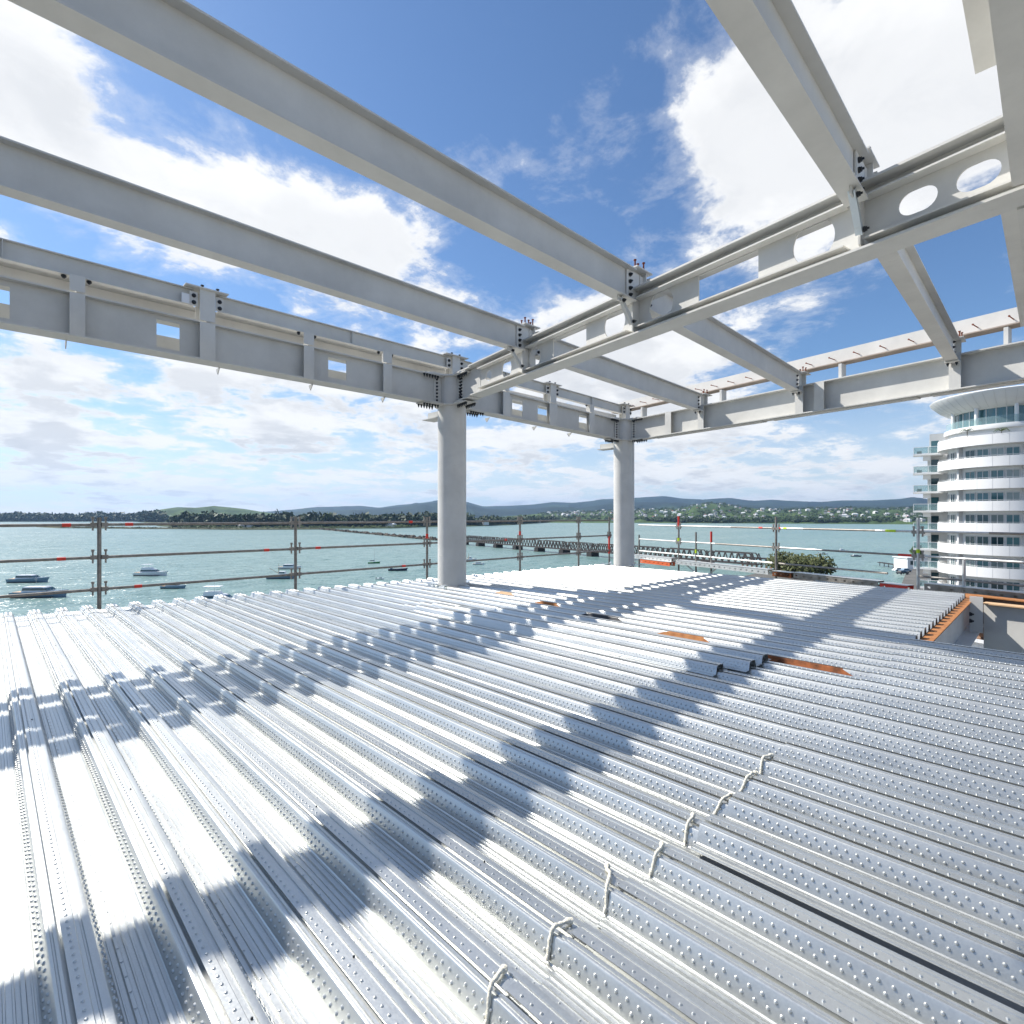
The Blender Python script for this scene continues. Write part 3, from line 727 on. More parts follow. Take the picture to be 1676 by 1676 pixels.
# rope ties over the near sheet ends
ords = ['largest, nearest the camera', 'second from the camera', 'third from the camera', 'fourth from the camera', 'fifth from the camera', 'sixth from the camera', 'second farthest from the camera', 'smallest, farthest from the camera']
for k in range(8):
    xr = X0 + P*(3+k); yr = 1.205 + random.uniform(-.02, .02)
    pts = [(-.096, -.072), (-.082, -.05), (-.074, -.022), (-.062, .008), (-.045, .017), (-.02, .014), (.004, .016), (.018, .012), (.027, .008)]
    ph = random.uniform(0, 6)
    sk = random.uniform(-.006, .008); q_ = random.uniform(.75, 1.0)
    if k % 3 == 1: pts = pts[:-1]
    if k % 4 == 2: pts = pts + [(.040, .010), (.048, .007)]
    path = [(xr+px+.002*math.sin(5*i+ph), yr + .012*math.sin(i*.55+ph)*q_ + sk*i, pz+.004) for i, (px, pz) in enumerate(pts)]
    fine = []
    for i in range(len(path)-1):
        p0_, p1_, p2_, p3_ = (Vector(path[max(0, i-1)]), Vector(path[i]), Vector(path[i+1]), Vector(path[min(len(path)-1, i+2)]))
        for t in range(4):
            u = t/4; fine.append(tuple(.5*((2*p1_) + (p2_-p0_)*u + (2*p0_-5*p1_+4*p2_-p3_)*u*u + (3*p1_-p0_-3*p2_+p3_)*u**3)))
    fine.append(path[-1])
    rr = [.0070 + .0013*math.sin(i*1.7+ph) + .0006*math.sin(i*4.1) + (.0040 if i > len(fine)-6 else 0) for i in range(len(fine))]
    o = MB().tube(fine, rr, 10).build('rope_tie', M['rope']); auto_smooth(o, 70)
    tag(o, 'short cream rope draped over a deck rib, ' + ords[k] + ' of the row', 'rope', 'rope ties on the deck ribs', 'thing')

# rubble of packing round the column bases
for c, lab in ((C1, 'crumpled grey flashing scraps round the foot of the first column'), (C2, 'crumpled grey flashing scraps round the foot of the second column')):
    mb = MB()
    for k in range(16):
        a = random.uniform(0, 2*PI); r = random.uniform(.36, .62); s = random.uniform(.03, .085)
        R_ = Quaternion(Vector((random.uniform(-1, 1), random.uniform(-1, 1), random.uniform(-1, 1))).normalized(), random.uniform(-.5, .5))
        mb.box((c.x+r*math.cos(a), c.y+r*math.sin(a), .012+random.uniform(0, .02)), R_ @ Vector((s, 0, 0)), R_ @ Vector((0, s*.7, 0)), R_ @ Vector((0, 0, .006)))
    o = mb.build('flashing_scraps', M['galv_dull']); tag(o, lab, 'metal scraps', None, 'stuff')

# ------------------------------------------------------------------ steel round the opening at the right
tb = empty('trimmer_beam', (7.6, 1.0, -.7), 'orange topped trimmer beam under the sawtooth deck ends at the right', 'steel beam')
MB().bx(7.72, 13.9, 1.04, 1.32, -.100, -.084).build('top_flange', M['rust'], tb)
MB().bx(7.72, 13.9, 1.14, 1.155, -.62, -.100).build('web', M['paint'], tb)
MB().bx(7.72, 13.9, .93, 1.22, -.64, -.62).build('bottom_flange', M['paint'], tb)
MB().bx(12.55, 12.57, .88, 1.06, -.62, .02).build('end_plate', M['paint'], tb)
for z in (-.28, -.40): bolt(tb, (12.4, 1.05, z), (0, -1, 0), .03, .05)
pb = empty('opening_beam', (12.75, .9, -.8), 'grey beam with tan top flange crossing the opening at the right edge', 'steel beam')
q0 = Vector((12.72, .88, 0)); ql = 7.0
def pp(s, n, z): return q0 - Gv*s + Nv*n + Zv*z
MB().box(pp(ql/2, 0, -.10), Gv*ql/2, Nv*.13, Zv*.010).build('top_flange', M['primer_tan'], pb)
MB().box(pp(ql/2, 0, -.58), Gv*ql/2, Nv*.008, Zv*.468).build('web', M['paint'], pb)
MB().box(pp(ql/2, 0, -1.06), Gv*ql/2, Nv*.15, Zv*.012).build('bottom_flange', M['paint'], pb)
eb = empty('edge_beam', (13.7, 1.1, -.8), 'orange topped edge beam behind the grey beam at the right edge', 'steel beam')
e0 = Vector((13.72, 1.1, 0)); ed = Vector((.334, .943, 0)).normalized(); en = Vector((ed.y, -ed.x, 0))
def ep(s, n, z): return e0 - ed*s + en*n + Zv*z
MB().box(ep(4, 0, -.09), ed*4, en*.12, Zv*.010).build('top_flange', M['rust'], eb)
MB().box(ep(4, 0, -.5), ed*4, en*.008, Zv*.39).build('web', M['primer_brown'], eb)
MB().box(ep(4, 0, -.9), ed*4, en*.12, Zv*.010).build('bottom_flange', M['primer_brown'], eb)
# floor structure under the deck
fs = MB().bx(-2.2, 14.2, -3.0, 9.2, -3.9, -3.6).build('lower_floor', M['concrete']); tag(fs, None, None, None, 'structure')
fw = MB().bx(-2.0, 13.8, -2.8, 9.0, SEA+1.3, -3.9).build('building_base', M['concrete']); tag(fw, None, None, None, 'structure')
fg = empty('floor_girder', C1 - Zv*.3, 'steel floor girder below the decking under the holed roof girder', 'steel girder')
MB().box(C1 - Gv*4.5 + Zv*(-.10), Gv*4.5, Nv*.15, Zv*.012).build('top_flange', M['rust_dark'], fg)
MB().box(C1 - Gv*4.5 + Zv*(-.40), Gv*4.5, Nv*.008, Zv*.288).build('web', M['paint'], fg)

# ------------------------------------------------------------------ scaffolding
SY = 11.3
def scaffold_post(p, z0, z1, label, rails_z, mat='scaf', along=Xv, bands=(), r=.0305, group='scaffold standards'):
    root = empty('scaffold_post', (p[0], p[1], z0), label, 'scaffold post', group)
    o = MB().tube([(p[0], p[1], z0), (p[0], p[1], z1)], r, 14).build('tube', M[mat], root); auto_smooth(o)
    for z in rails_z:
        for sg in (-1, 1):
            mb = MB()
            c = Vector((p[0], p[1], z)) + along*(sg*.075)
            mb.box(c, along*.045, Zv.cross(along)*.030, Zv*.036)
            mb.box(c + along*(sg*.012) + Zv*.0, along*.012, Zv.cross(along)*.016, Zv*.10)
            mb.box(c + along*(sg*.012) + Zv*.115, along*.022, Zv.cross(along)*.012, Zv*.018)
            mb.build('coupler', M['scaf'], root)
    for (za, zb, m) in bands:
        o = MB().tube([(p[0], p[1], za), (p[0], p[1], zb)], r+.004, 14, False).build('marking_band', M[m], root); auto_smooth(o)
    return root
RZ = (1.31, .76, .22)
sx = [-1.95, 1.35, 4.67, 8.06, 11.46, 14.29, 16.06]
slab = ['scaffold post beyond the left edge of the photo', 'dark scaffold post nearest the left edge of the photo', 'dark scaffold post standing left of the first column', 'scaffold post close to the left side of the first column',
        'scaffold post right of the first column with a red band', 'slim scaffold post between the two columns', 'scaffold post tight against the left of the second column, lower part red']
for k, x in enumerate(sx):
    b = []
    if k in (3, 4): b = [(.88, 1.0, 'red')]
    if k == 6: b = [(.1, .75, 'red')]
    scaffold_post((x, SY), -4, 1.43, slab[k], RZ[:3] if k < 6 else RZ[1:], bands=b)
def scaffold_rail(p, q, label, bands, group, mat='scaf', bright=()):
    p, q = Vector(p), Vector(q)
    root = empty('scaffold_rail', p, label, 'scaffold rail', group)
    o = MB().tube([p, q], .0243, 12).build('tube', M[mat], root); auto_smooth(o)
    d = (q-p)
    for (t0, t1, m) in bands:
        o = MB().tube([p+d*t0, p+d*t1], .0285, 12, False).build('marking_band', M[m], root); auto_smooth(o)
    return root
names = ['top', 'middle', 'bottom']
for k in range(len(sx)-1):
    for j, z in enumerate(RZ):
        x0, x1 = sx[k]+.03, sx[k+1]-.03
        L_ = x1-x0
        b = []
        if k < 4: b = [(.10+.02*j, .135+.02*j, 'red')] if (k+j) % 2 else [(.84-.03*j, .872-.03*j, 'red')]
        if k == 0: b = [(.86, .895, 'red')] if j == 0 else ([(.84, .875, 'red')] if j == 1 else [])
        where = ['at the left edge of the photo', 'over the moored boats at the left', 'left of the first column', 'behind the first column', 'over the iron bridge between the columns', 'just left of the second column'][k]
        scaffold_rail((x0, SY, z), (x1, SY, z - .004), '%s scaffold rail %s' % (names[j], where), b, 'scaffold rails on the water side')
# right-hand scaffold, running off at an angle
RD = Vector((.334, .943, 0)).normalized(); RN = Vector((RD.y, -RD.x, 0))
rp0 = Vector((14.5, 1.7, 0))
def rp(y): return rp0 + RD*((y-1.7)/RD.y)
posts = [(11.18, .74, 'short scaffold post just right of the second column', [], 'scaf'),
         (9.15, 1.45, 'scaffold post with red top and lime band right of the second column', [(1.10, 1.45, 'red'), (.58, .70, 'lime')], 'scaf'),
         (8.38, .92, 'short scaffold stub with a lime band', [(.22, .34, 'lime')], 'scaf'),
         (7.75, .96, 'short scaffold stub with red upper half', [(.62, .96, 'red')], 'scaf'),
         (5.49, 1.44, 'tall scaffold post over the teal water in the middle of the right side', [], 'scaf'),
         (2.10, 1.42, 'tall scaffold post with a lime band in front of the round tower', [(.64, .72, 'lime')], 'scaf_light'),
         (1.30, .55, 'white scaffold stub in front of the tower base', [], 'scaf_light')]
for (y, zt, lab, b, m) in posts:
    p = rp(y)
    scaffold_post((p.x, p.y), -3.5, zt, lab, (1.10, .57) if zt > 1.3 else (), m, RD, b, group='scaffold standards')
for (z, nm) in ((1.115, 'top'), (.575, 'middle'), (.13, 'bottom')):
    segs_ = [(11.2, 9.0, 'scaf_light'), (9.0, 7.0, 'scaf_light'), (7.0, 5.5, 'scaf'), (5.5, 4.7, 'scaf_light'), (4.7, 2.95, 'scaf'), (2.95, 2.1, 'scaf_light'), (2.1, .9, 'scaf_light'), (.9, -2.2, 'scaf')]
    if nm != 'top': segs_ = [(11.2, 7.6, 'scaf_light'), (7.6, 5.4, 'scaf'), (5.4, 4.2, 'scaf_light'), (4.2, 2.1, 'scaf'), (2.1, -2.2, 'scaf_light')]
    if nm == 'bottom': segs_ = [(11.2, 5.6, 'scaf_light'), (5.4, 2.7, 'scaf'), (2.1, -2.2, 'scaf')]
    for j, (a, b_, m) in enumerate(segs_):
        bands = []
        if nm == 'top' and j == 3: bands = [(.30, .42, 'lime'), (.1, .2, 'red')]
        if nm == 'top' and j == 5: bands = [(.25, .5, 'lime')]
        if nm == 'top' and j == 2: bands = [(.65, .73, 'red')]
        if nm == 'middle' and j == 3: bands = [(.82, .97, 'red')]
        ds = 'pale' if m == 'scaf_light' else 'dark'
        wh = ['by the second column', 'left of the tall post', 'before the tall post', 'past the tall post', 'over the anchored launches', 'before the tower post', 'across the tower', 'at the right edge'][j] if nm == 'top' else \
             (['by the second column', 'up to the tall post', 'past the tall post', 'over the shore house', 'across the tower'][j] if nm == 'middle' else ['by the second column', 'over the small beach', 'across the tower base'][j])
        pa, pb_ = rp(a), rp(b_)
        scaffold_rail((pa.x, pa.y, z), (pb_.x, pb_.y, z), '%s %s scaffold rail %s' % (ds, nm, wh), bands, 'scaffold rails on the right side', m)
# perforated lattice planks outside the right edge
def plank(y0, y1, z, off, label, mat, pale='concrete'):
    a, b_ = rp(y0)+RN*off, rp(y1)+RN*off
    root = empty('scaffold_plank', (a.x, a.y, z), label, 'scaffold plank', 'scaffold planks on the right side')
    d = (b_-a); L_ = d.length; d.normalize()
    n = max(3, int(L_/.20)); hs = [rect(.06+i*L_/n, .06+i*L_/n+.055, .045, .085) for i in range(n)]
    MB().plate(rect(0, L_, 0, .14), hs, Vector((a.x, a.y, z)), d, Zv, d.cross(Zv), .006).build('side_rail', M[mat], root)
    MB().plate(rect(0, L_, 0, .14), hs, Vector((a.x, a.y, z)) + d.cross(Zv)*.23, d, Zv, d.cross(Zv), .006).build('side_rail', M[mat], root)
    MB().box((a+b_)/2 + Zv*(z+.146) + d.cross(Zv)*.115, d*L_/2, d.cross(Zv)*.13, Zv*.005).build('tread', M['scaf_light'], root)
    return root
plank(11.3, 9.3, -.16, .05, 'pale perforated scaffold plank just right of the second column', 'scaf_light')
plank(10.7, 9.2, -.28, -.12, 'orange perforated scaffold plank right of the second column', 'orange')
plank(9.1, 5.6, -.20, .05, 'pale perforated scaffold plank above the bridge end', 'scaf_light')
plank(5.45, 4.9, -.22, .03, 'red brown perforated scaffold plank by the tall post', 'rust_dark')
plank(4.85, 2.8, -.20, .05, 'grey perforated scaffold plank over the small beach', 'scaf')
plank(2.75, 2.2, -.23, .03, 'red perforated scaffold plank left of the tower post', 'red')
plank(1.9, -2.2, -.14, .05, 'grey perforated scaffold plank across the tower base', 'scaf')
for (a, b_, lab) in ((9.0, 8.2, 'pale sloping scaffold strut below the left planks'), (7.4, 8.0, 'short pale scaffold strut leaning under the planks'), (1.95, 1.5, 'dark sloping scaffold strut at the foot of the tower post')):
    pa, pb_ = rp(a), rp(b_)
    o = MB().tube([(pa.x, pa.y, -.10), (pb_.x, pb_.y, -.55)], .022, 10).build('scaffold_strut', M['scaf_light' if a > 2 else 'scaf'])
    tag(o, lab, 'scaffold strut', 'scaffold struts', 'thing')

# ------------------------------------------------------------------ water, land, far shore
def sheet_grid(name, pts, z, mat, kind='structure'):
    o = MB().add([(x, y, z) for x, y in pts], [tuple(range(len(pts)))]).build(name, mat)
    return tag(o, None, None, None, kind)
w = 14000
MB_w = MB().add([(-w, -w, SEA), (w, -w, SEA), (w, w, SEA), (-w, w, SEA)], [(0, 1, 2, 3)]).build('sea_water', M['water']); tag(MB_w, None, None, None, 'structure')

def polar(az, d):   # azimuth in degrees right of the view axis, distance along the ground
    a = math.radians(az); return plan(d*math.sin(a), d*math.cos(a))
def az_of(px): return math.degrees(math.atan((px-CX)/FPX))
def extruded_land(name, pts, z1, mat, z0=SEA-1.0, kind='structure'):
    n = len(pts); cx_ = sum(p[0] for p in pts)/n; cy_ = sum(p[1] for p in pts)/n
    mb = MB()
    tr = tessellate_polygon([[Vector((p[0], p[1], 0)) for p in pts]])
    vs = [(p[0], p[1], z1) for p in pts] + [(cx_+(p[0]-cx_)*1.01, cy_+(p[1]-cy_)*1.01, z0) for p in pts]
    mb.add(vs, [tuple(t) for t in tr] + [(i, (i+1) % n, n+(i+1) % n, n+i) for i in range(n)])
    return tag(mb.build(name, mat), None, None, None, kind)
near = [polar(a, d) for a, d in ((-179, 120), (-120, 95), (-60, 80), (-30, 85), (-10, 95), (10, 120), (18, 150), (22.5, 205), (25, 232), (29, 228), (30.5, 190), (32, 150), (34, 140), (35.5, 160), (36.4, 250), (37.0, 318), (39, 345), (42, 335), (47, 300), (60, 350), (90, 500), (130, 400))]
extruded_land('shore_ground', near, SEA+1.4, M['ground'])

def ridge(name, px, dist, depth, mat, base=SEA-2, rough=.17, nd=16, seed=1, step=6, far=None):
    """hill range with its own distance and depth; px: (x pixel, y pixel) skyline read off the photo"""
    r = random.Random(seed)
    xs = np.arange(px[0][0], px[-1][0]+.1, step); ys = np.interp(xs, [p[0] for p in px], [p[1] for p in px])
    V = []; n = len(xs)
    noise = rng.normal(0, 1, (n, nd))
    for _ in range(3): noise = (noise + np.roll(noise, 1, 0) + np.roll(noise, -1, 0) + np.roll(noise, 1, 1) + np.roll(noise, -1, 1))/5
    noise /= max(1e-6, noise.std())
    for i, x in enumerate(xs):
        az = az_of(x); dd = dist if np.isscalar(dist) else np.interp(x, [p[0] for p in dist], [p[1] for p in dist])
        hz = (HY - ys[i])/FPX*(dd*math.cos(math.radians(az))) + EYE
        for j in range(nd):
            t = j/(nd-1)                          # 0 front foot .. 1 back foot, crest at .6
            prof = (math.sin(min(1, t/.6)*PI/2)**1.25) if t <= .6 else math.cos((t-.6)/.4*PI/2)
            d = dd + (t-.6)*depth
            h = base + (hz-base)*prof
            if 0 < j < nd-1: h += noise[i, j]*rough*(hz-base)*(1 - .75*(abs(t-.6) < .08))*min(1, (1-prof)*2.2+.12)*.6
            X_, Y_ = polar(az, d); V.append((X_, Y_, h))
    F_ = [(i*nd+j, (i+1)*nd+j, (i+1)*nd+j+1, i*nd+j+1) for i in range(n-1) for j in range(nd-1)]
    o = MB().add(V, F_).build(name, mat, None, True)
    return tag(o, None, None, None, 'structure')
ridge('far_hills', [(-200, 846), (250, 843), (400, 839), (440, 837), (480, 834), (520, 830), (560, 829), (590, 828), (620, 831), (650, 827), (690, 823), (716, 820), (740, 818), (765, 822), (790, 829), (830, 828), (870, 826), (905, 822), (940, 823), (960, 821), (1000, 817), (1040, 815), (1086, 812), (1115, 816), (1150, 818), (1195, 815), (1230, 820), (1265, 818), (1295, 820), (1340, 822), (1380, 819), (1430, 819), (1470, 817), (1492, 814), (1540, 820), (1800, 824)], 9500, 4200, M['bushhill'], seed=3)
ridge('middle_hills', [(430, 843), (480, 839), (540, 836), (600, 834), (655, 829), (690, 824), (735, 821), (765, 825), (800, 833), (860, 834), (905, 829), (950, 831), (1000, 824), (1045, 822), (1110, 822), (1150, 828), (1200, 826), (1290, 829), (1400, 828), (1520, 827), (1800, 832)], 6800, 2400, M['bushhill'], seed=5)
ridge('green_hill', [(200, 846), (228, 841), (262, 834), (290, 830), (320, 831), (350, 828), (372, 830), (400, 833), (430, 838), (455, 841), (490, 846)], 3900, 1000, M['pasture'], seed=6)
ridge('town_hillside', [(700, 852), (800, 847), (860, 843), (900, 839), (960, 838), (1000, 836), (1060, 834), (1110, 833), (1140, 827), (1165, 824), (1190, 826), (1215, 832), (1280, 835), (1330, 833), (1400, 832), (1440, 834), (1500, 832), (1700, 838)], 3900, 3300, M['pasture'], base=SEA, rough=.07, seed=8, nd=20, step=4)
# low land on the left (peninsula) and its marsh spit
pen = [polar(az_of(x), d) for x, d in ((-300, 3300), (0, 3150), (230, 2900), (262, 1500), (300, 1260), (370, 1130), (480, 1080), (640, 1060), (700, 1190), (760, 1230), (830, 1420), (880, 1800), (916, 2300), (905, 2700), (860, 3300), (600, 3700), (0, 4600), (-300, 4600))]
extruded_land('peninsula_ground', pen, SEA+2.2, M['flatland'])
spit = [polar(az_of(x), d) for x, d in ((60, 1560), (95, 1375), (140, 1330), (235, 1190), (300, 1140), (380, 1040), (470, 1010), (540, 1005), (548, 1040), (480, 1090), (380, 1150), (250, 1330), (150, 1480))]
extruded_land('marsh_ground', spit, SEA+.9, M['marsh'])
# rock causeway leading to the bridge
ca, cb_ = Vector((*polar(az_of(525), 1010), SEA)), Vector((*on_z(716, 884.5, SEA), SEA))
caus = MB(); dd_ = (cb_-ca); nseg = 60; sd_ = Vector((-dd_.y, dd_.x, 0)).normalized()
for i in range(nseg*6):
    t = random.random(); c = ca + dd_*t + sd_*random.uniform(-3, 3)
    s = random.uniform(.8, 1.9); R_ = Quaternion(Vector((random.uniform(-1, 1), random.uniform(-1, 1), random.uniform(-1, 1))).normalized(), random.uniform(0, 3))
    caus.box(c + Zv*random.uniform(.0, 1.1), R_ @ Vector((s, 0, 0)), R_ @ Vector((0, s, 0)), R_ @ Vector((0, 0, s*.8)))
caus.bar(ca + Zv*.4, cb_ + Zv*.4, 5, 1.9)
tag(caus.build('causeway_path', M['rock']), None, None, None, 'structure')

# the air between here and the far hills
hz_m = bpy.data.materials.new('harbour_haze'); hz_m.use_nodes = True; hn = hz_m.node_tree; hn.nodes.clear()
ho = hn.nodes.new('ShaderNodeOutputMaterial'); pv = hn.nodes.new('ShaderNodeVolumePrincipled')
pv.inputs['Color'].default_value = (.42, .66, 1.0, 1); pv.inputs['Density'].default_value = 5.0e-5; pv.inputs['Anisotropy'].default_value = .25
hn.links.new(pv.outputs[0], ho.inputs['Volume'])
hb = MB().bx(-14100, 14100, -14100, 14100, SEA-4, 520).build('haze', hz_m); tag(hb, None, None, None, 'stuff')

# ------------------------------------------------------------------ foliage
def leaf_cloud(mb, c, rad, n, s, sq=.8, rr=random):
    for _ in range(n):
        v = Vector((rr.gauss(0, 1), rr.gauss(0, 1), rr.gauss(0, 1))).normalized()*(rr.random()**.45)
        p = Vector(c) + Vector((v.x*rad[0], v.y*rad[1], v.z*rad[2]))
        a = Vector((rr.gauss(0, 1), rr.gauss(0, 1), rr.gauss(0, 1))).normalized(); b = a.orthogonal().normalized()
        e = s*rr.uniform(.6, 1.4); nrm = a.cross(b)
        mb.add([p-a*e-b*e*.6, p+a*e-b*e*.6+nrm*e*.25, p+a*e+b*e*.6, p-a*e+b*e*.6-nrm*e*.25], [(0, 1, 2, 3)])
def tree(name, base, h, wid, label, mat, n=500, leaf=.5, group=None, trunk_r=.3, clumps=9, tall=1.0, seed=0):
    rr = random.Random(seed + int(base[0]*7 + base[1]*3))
    root = empty(name, base, label, 'tree', group)
    b = Vector(base); t = MB(); top = b + Zv*h*.55
    t.tube([b - Zv*.3, b + Zv*h*.25, top], [trunk_r, trunk_r*.75, trunk_r*.4], 8)
    cr = MB(); per = n//clumps
    for k in range(clumps):
        a = 2*PI*k/clumps + rr.uniform(-.3, .3); q = rr.uniform(.2, .75) if k else 0
        c = b + Vector((math.cos(a)*wid/2*q, math.sin(a)*wid/2*q, h*rr.uniform(.45, .82)))
        t.tube([b + Zv*h*rr.uniform(.2, .4), (b+Zv*h*.35+c)/2 + Zv*.2, c], [trunk_r*.4, trunk_r*.28, trunk_r*.1], 6)
        R_ = wid*rr.uniform(.20, .32)
        leaf_cloud(cr, c, (R_, R_, R_*.72*tall), per, leaf, rr=rr)
    t.build('trunk', M['bark'], root); cr.build('crown', M[mat], root)
    return root
# the broad tree by the near shore
x, y = on_z(1309, 944, SEA+1.4)
tree('shore_tree', (x, y, SEA+1.4), 7.2, 19, 'broad dark green tree by the bridge end behind the right scaffold', 'leaf_olive', 5200, .42, None, .5, 20, .8)
x, y = on_z(1500, 916, SEA+1.4)
tree('garden_tree', (x, y, SEA+1.4), 6.5, 8, 'small dark green tree beside the shore house left of the tower', 'leaf_mid', 1500, .35, None, .25, 8)
# individual trees standing out of the peninsula's tree line
specs = [(452, 1150, 15, 15, 'leaf_mid'), (478, 1180, 12, 12, 'leaf_dark'), (426, 1160, 13, 13, 'leaf_dark'), (536, 1120, 21, 20, 'leaf_mid'), (500, 1140, 12, 14, 'leaf_mid'), (604, 1150, 17, 17, 'leaf_mid'), (624, 1150, 18, 9, 'leaf_dark'), (640, 1200, 14, 8, 'leaf_dark'), (668, 1240, 16, 16, 'leaf_dark'), (302, 1500, 16, 16, 'leaf_dark'), (345, 1600, 14, 16, 'leaf_dark'), (238, 2400, 26, 24, 'leaf_dark'), (560, 1130, 13, 14, 'leaf_light')]
tl = ['rounded mid green tree on the peninsula above the second scaffold post', 'dark tree on the peninsula just right of the second scaffold post', 'dark tree on the peninsula left of the second scaffold post', 'largest rounded tree on the peninsula, left of the first column', 'low bushy tree between the post and the largest peninsula tree', 'tall leafy tree on the peninsula right of the largest one',
      'narrow dark poplar on the peninsula left of the first column', 'narrow dark conifer just left of the first column', 'spreading dark tree closest to the first column', 'dark tree at the left end of the peninsula by the white shed', 'dark tree in front of the long white shed', 'lone tall tree at the left foot of the green hill', 'pale green bushy tree right of the largest peninsula tree']
for k, (px, d, h, wd, mt) in enumerate(specs):
    X_, Y_ = polar(az_of(px), d)
    tree('peninsula_tree', (X_, Y_, SEA+2.2), h*1.45, wd*1.2, tl[k], mt, 700, h*.07, 'trees on the peninsula', .4, 8, 1.0 if wd > 10 else 2.2)
def treeline(name, pts, n, hmin, hmax, zb, mat, seed, wid=1.0, dd=60, leaf=.16):
    rr = random.Random(seed); mb = MB()
    cum = [0]
    for i in range(len(pts)-1): cum.append(cum[-1] + math.dist(pts[i], pts[i+1]))
    for _ in range(n):
        t = rr.random()*cum[-1]
        i = max(k for k in range(len(pts)-1) if cum[k] <= t); u = (t-cum[i])/(cum[i+1]-cum[i])
        x = pts[i][0]+(pts[i+1][0]-pts[i][0])*u; y = pts[i][1]+(pts[i+1][1]-pts[i][1])*u
        L_ = math.hypot(x, y); off = rr.uniform(-.08*dd, dd); x *= 1+off/L_; y *= 1+off/L_
        h = rr.uniform(hmin, hmax)*(1.25 if rr.random() < .12 else 1)
        leaf_cloud(mb, (x, y, zb+h*.52), (h*.55*wid, h*.55*wid, h*.50), 46, h*leaf, rr=rr)
    o = mb.build(name, M[mat]); return tag(o, None, None, None, 'stuff')
treeline('peninsula_woods', [polar(az_of(x), d) for x, d in ((285, 1330), (380, 1200), (480, 1130), (640, 1130), (700, 1230), (770, 1290))], 620, 13, 25, SEA+2, 'leaf_dark', 11, 1.3)
treeline('peninsula_scrub', [polar(az_of(x), d) for x, d in ((290, 1240), (380, 1120), (480, 1070), (640, 1055), (700, 1180))], 150, 2, 4.5, SEA+2, 'leaf_light', 12, 1.8, 30)
treeline('marsh_scrub', [polar(az_of(x), d) for x, d in ((100, 1380), (235, 1210), (300, 1150), (380, 1060), (520, 1015))], 240, 1.2, 2.6, SEA+.9, 'leaf_olive', 13, 2.2, 60)
treeline('point_woods', [polar(az_of(x), d) for x, d in ((740, 1260), (780, 1290), (830, 1460), (880, 1830), (912, 2300))], 330, 12, 21, SEA+2, 'leaf_dark', 14, 1.2, 120)
treeline('far_left_woods', [polar(az_of(x), d) for x, d in ((-250, 3260), (0, 3200), (225, 2960), (262, 2300))], 1700, 16, 34, SEA+2, 'leaf_dark', 15, 1.6, 120)
# far shore, right of the second column
shore = [polar(az_of(x), d) for x, d in ((860, 3500), (930, 2900), (1000, 2350), (1060, 2050), (1150, 1920), (1300, 1980), (1450, 2080), (1560, 2200), (1750, 2400))]
extruded_land('far_shore_ground', shore + [polar(az_of(1750), 4000), polar(az_of(1300), 4000), polar(az_of(900), 4600)], SEA+3, M['flatland'])
treeline('far_shore_woods', shore[1:], 800, 11, 19, SEA+2, 'leaf_dark', 16, 1.4, 90)
# trees scattered through the hillside town
def hill_z(px, d, pyl):      # height of the hillside surface at a place (same shape as the ridge)
    dd = 3900; depth = 3300; base = SEA
    t = (d-dd)/depth + .6
    ys = np.interp(px, [700, 800, 860, 900, 960, 1000, 1060, 1110, 1140, 1165, 1190, 1215, 1280, 1330, 1400, 1440, 1500, 1700], [852, 847, 843, 839, 838, 836, 834, 833, 827, 824, 826, 832, 835, 833, 832, 834, 832, 838])
    hz = (HY-ys)/FPX*dd*math.cos(math.radians(az_of(px))) + EYE
    return base + (hz-base)*(math.sin(max(0, min(1, t/.6))*PI/2)**1.25)
mbh = MB(); rr = random.Random(5)
for _ in range(900):
    px = rr.uniform(880, 1560); d = 2150 + 1700*rr.random()**1.5
    X_, Y_ = polar(az_of(px), d); z = max(SEA+3, hill_z(px, d, 0)); h = rr.uniform(7, 15)
    leaf_cloud(mbh, (X_, Y_, z+h*.4), (h*1.0, h*1.0, h*.55), 26, h*.2, rr=rr)
tag(mbh.build('hillside_trees', M['leaf_dark']), None, None, None, 'stuff')
# houses on the far hillside
def house_mesh(wm, rm, w, l, h):
    me = bpy.data.meshes.new('far_house'); mb = MB().bx(-w/2, w/2, -l/2, l/2, -3, h)
    nw = len(mb.f)
    e = .5
    mb.add([(-w/2-e, -l/2-e, h), (w/2+e, -l/2-e, h), (w/2+e, l/2+e, h), (-w/2-e, l/2+e, h), (0, -l/2+w*.3, h+w*.28), (0, l/2-w*.3, h+w*.28)], [(0, 1, 4), (1, 2, 5, 4), (2, 3, 5), (3, 0, 4, 5)])
    me.from_pydata(mb.v, [], mb.f); me.materials.append(M[wm]); me.materials.append(M[rm])
    for i, p in enumerate(me.polygons): p.material_index = 0 if i < nw else 1
    me.update(); return me
M['roof_grey'] = mat_plain('grey_house_roof', (.22, .22, .23), .6); M['roof_red'] = mat_plain('red_house_roof', (.30, .10, .07), .7); M['roof_white'] = mat_plain('pale_house_roof', (.7, .7, .7), .5)
M['house_wall'] = mat_plain('weathered_house_wall', (.46, .45, .43), .7)
hm = [house_mesh('house_wall', 'roof_grey', 8, 12, 4), house_mesh('grey_wall', 'roof_grey', 9, 13, 4.5), house_mesh('grey_wall', 'roof_red', 8, 11, 4), house_mesh('white_wall', 'roof_white', 11, 19, 5)]
hl = ['small white house with grey roof on the far hillside across the water', 'small pale grey house with grey roof on the far hillside across the water', 'small grey house with red roof on the far hillside across the water', 'larger white building on the far hillside across the water']
rr = random.Random(9)
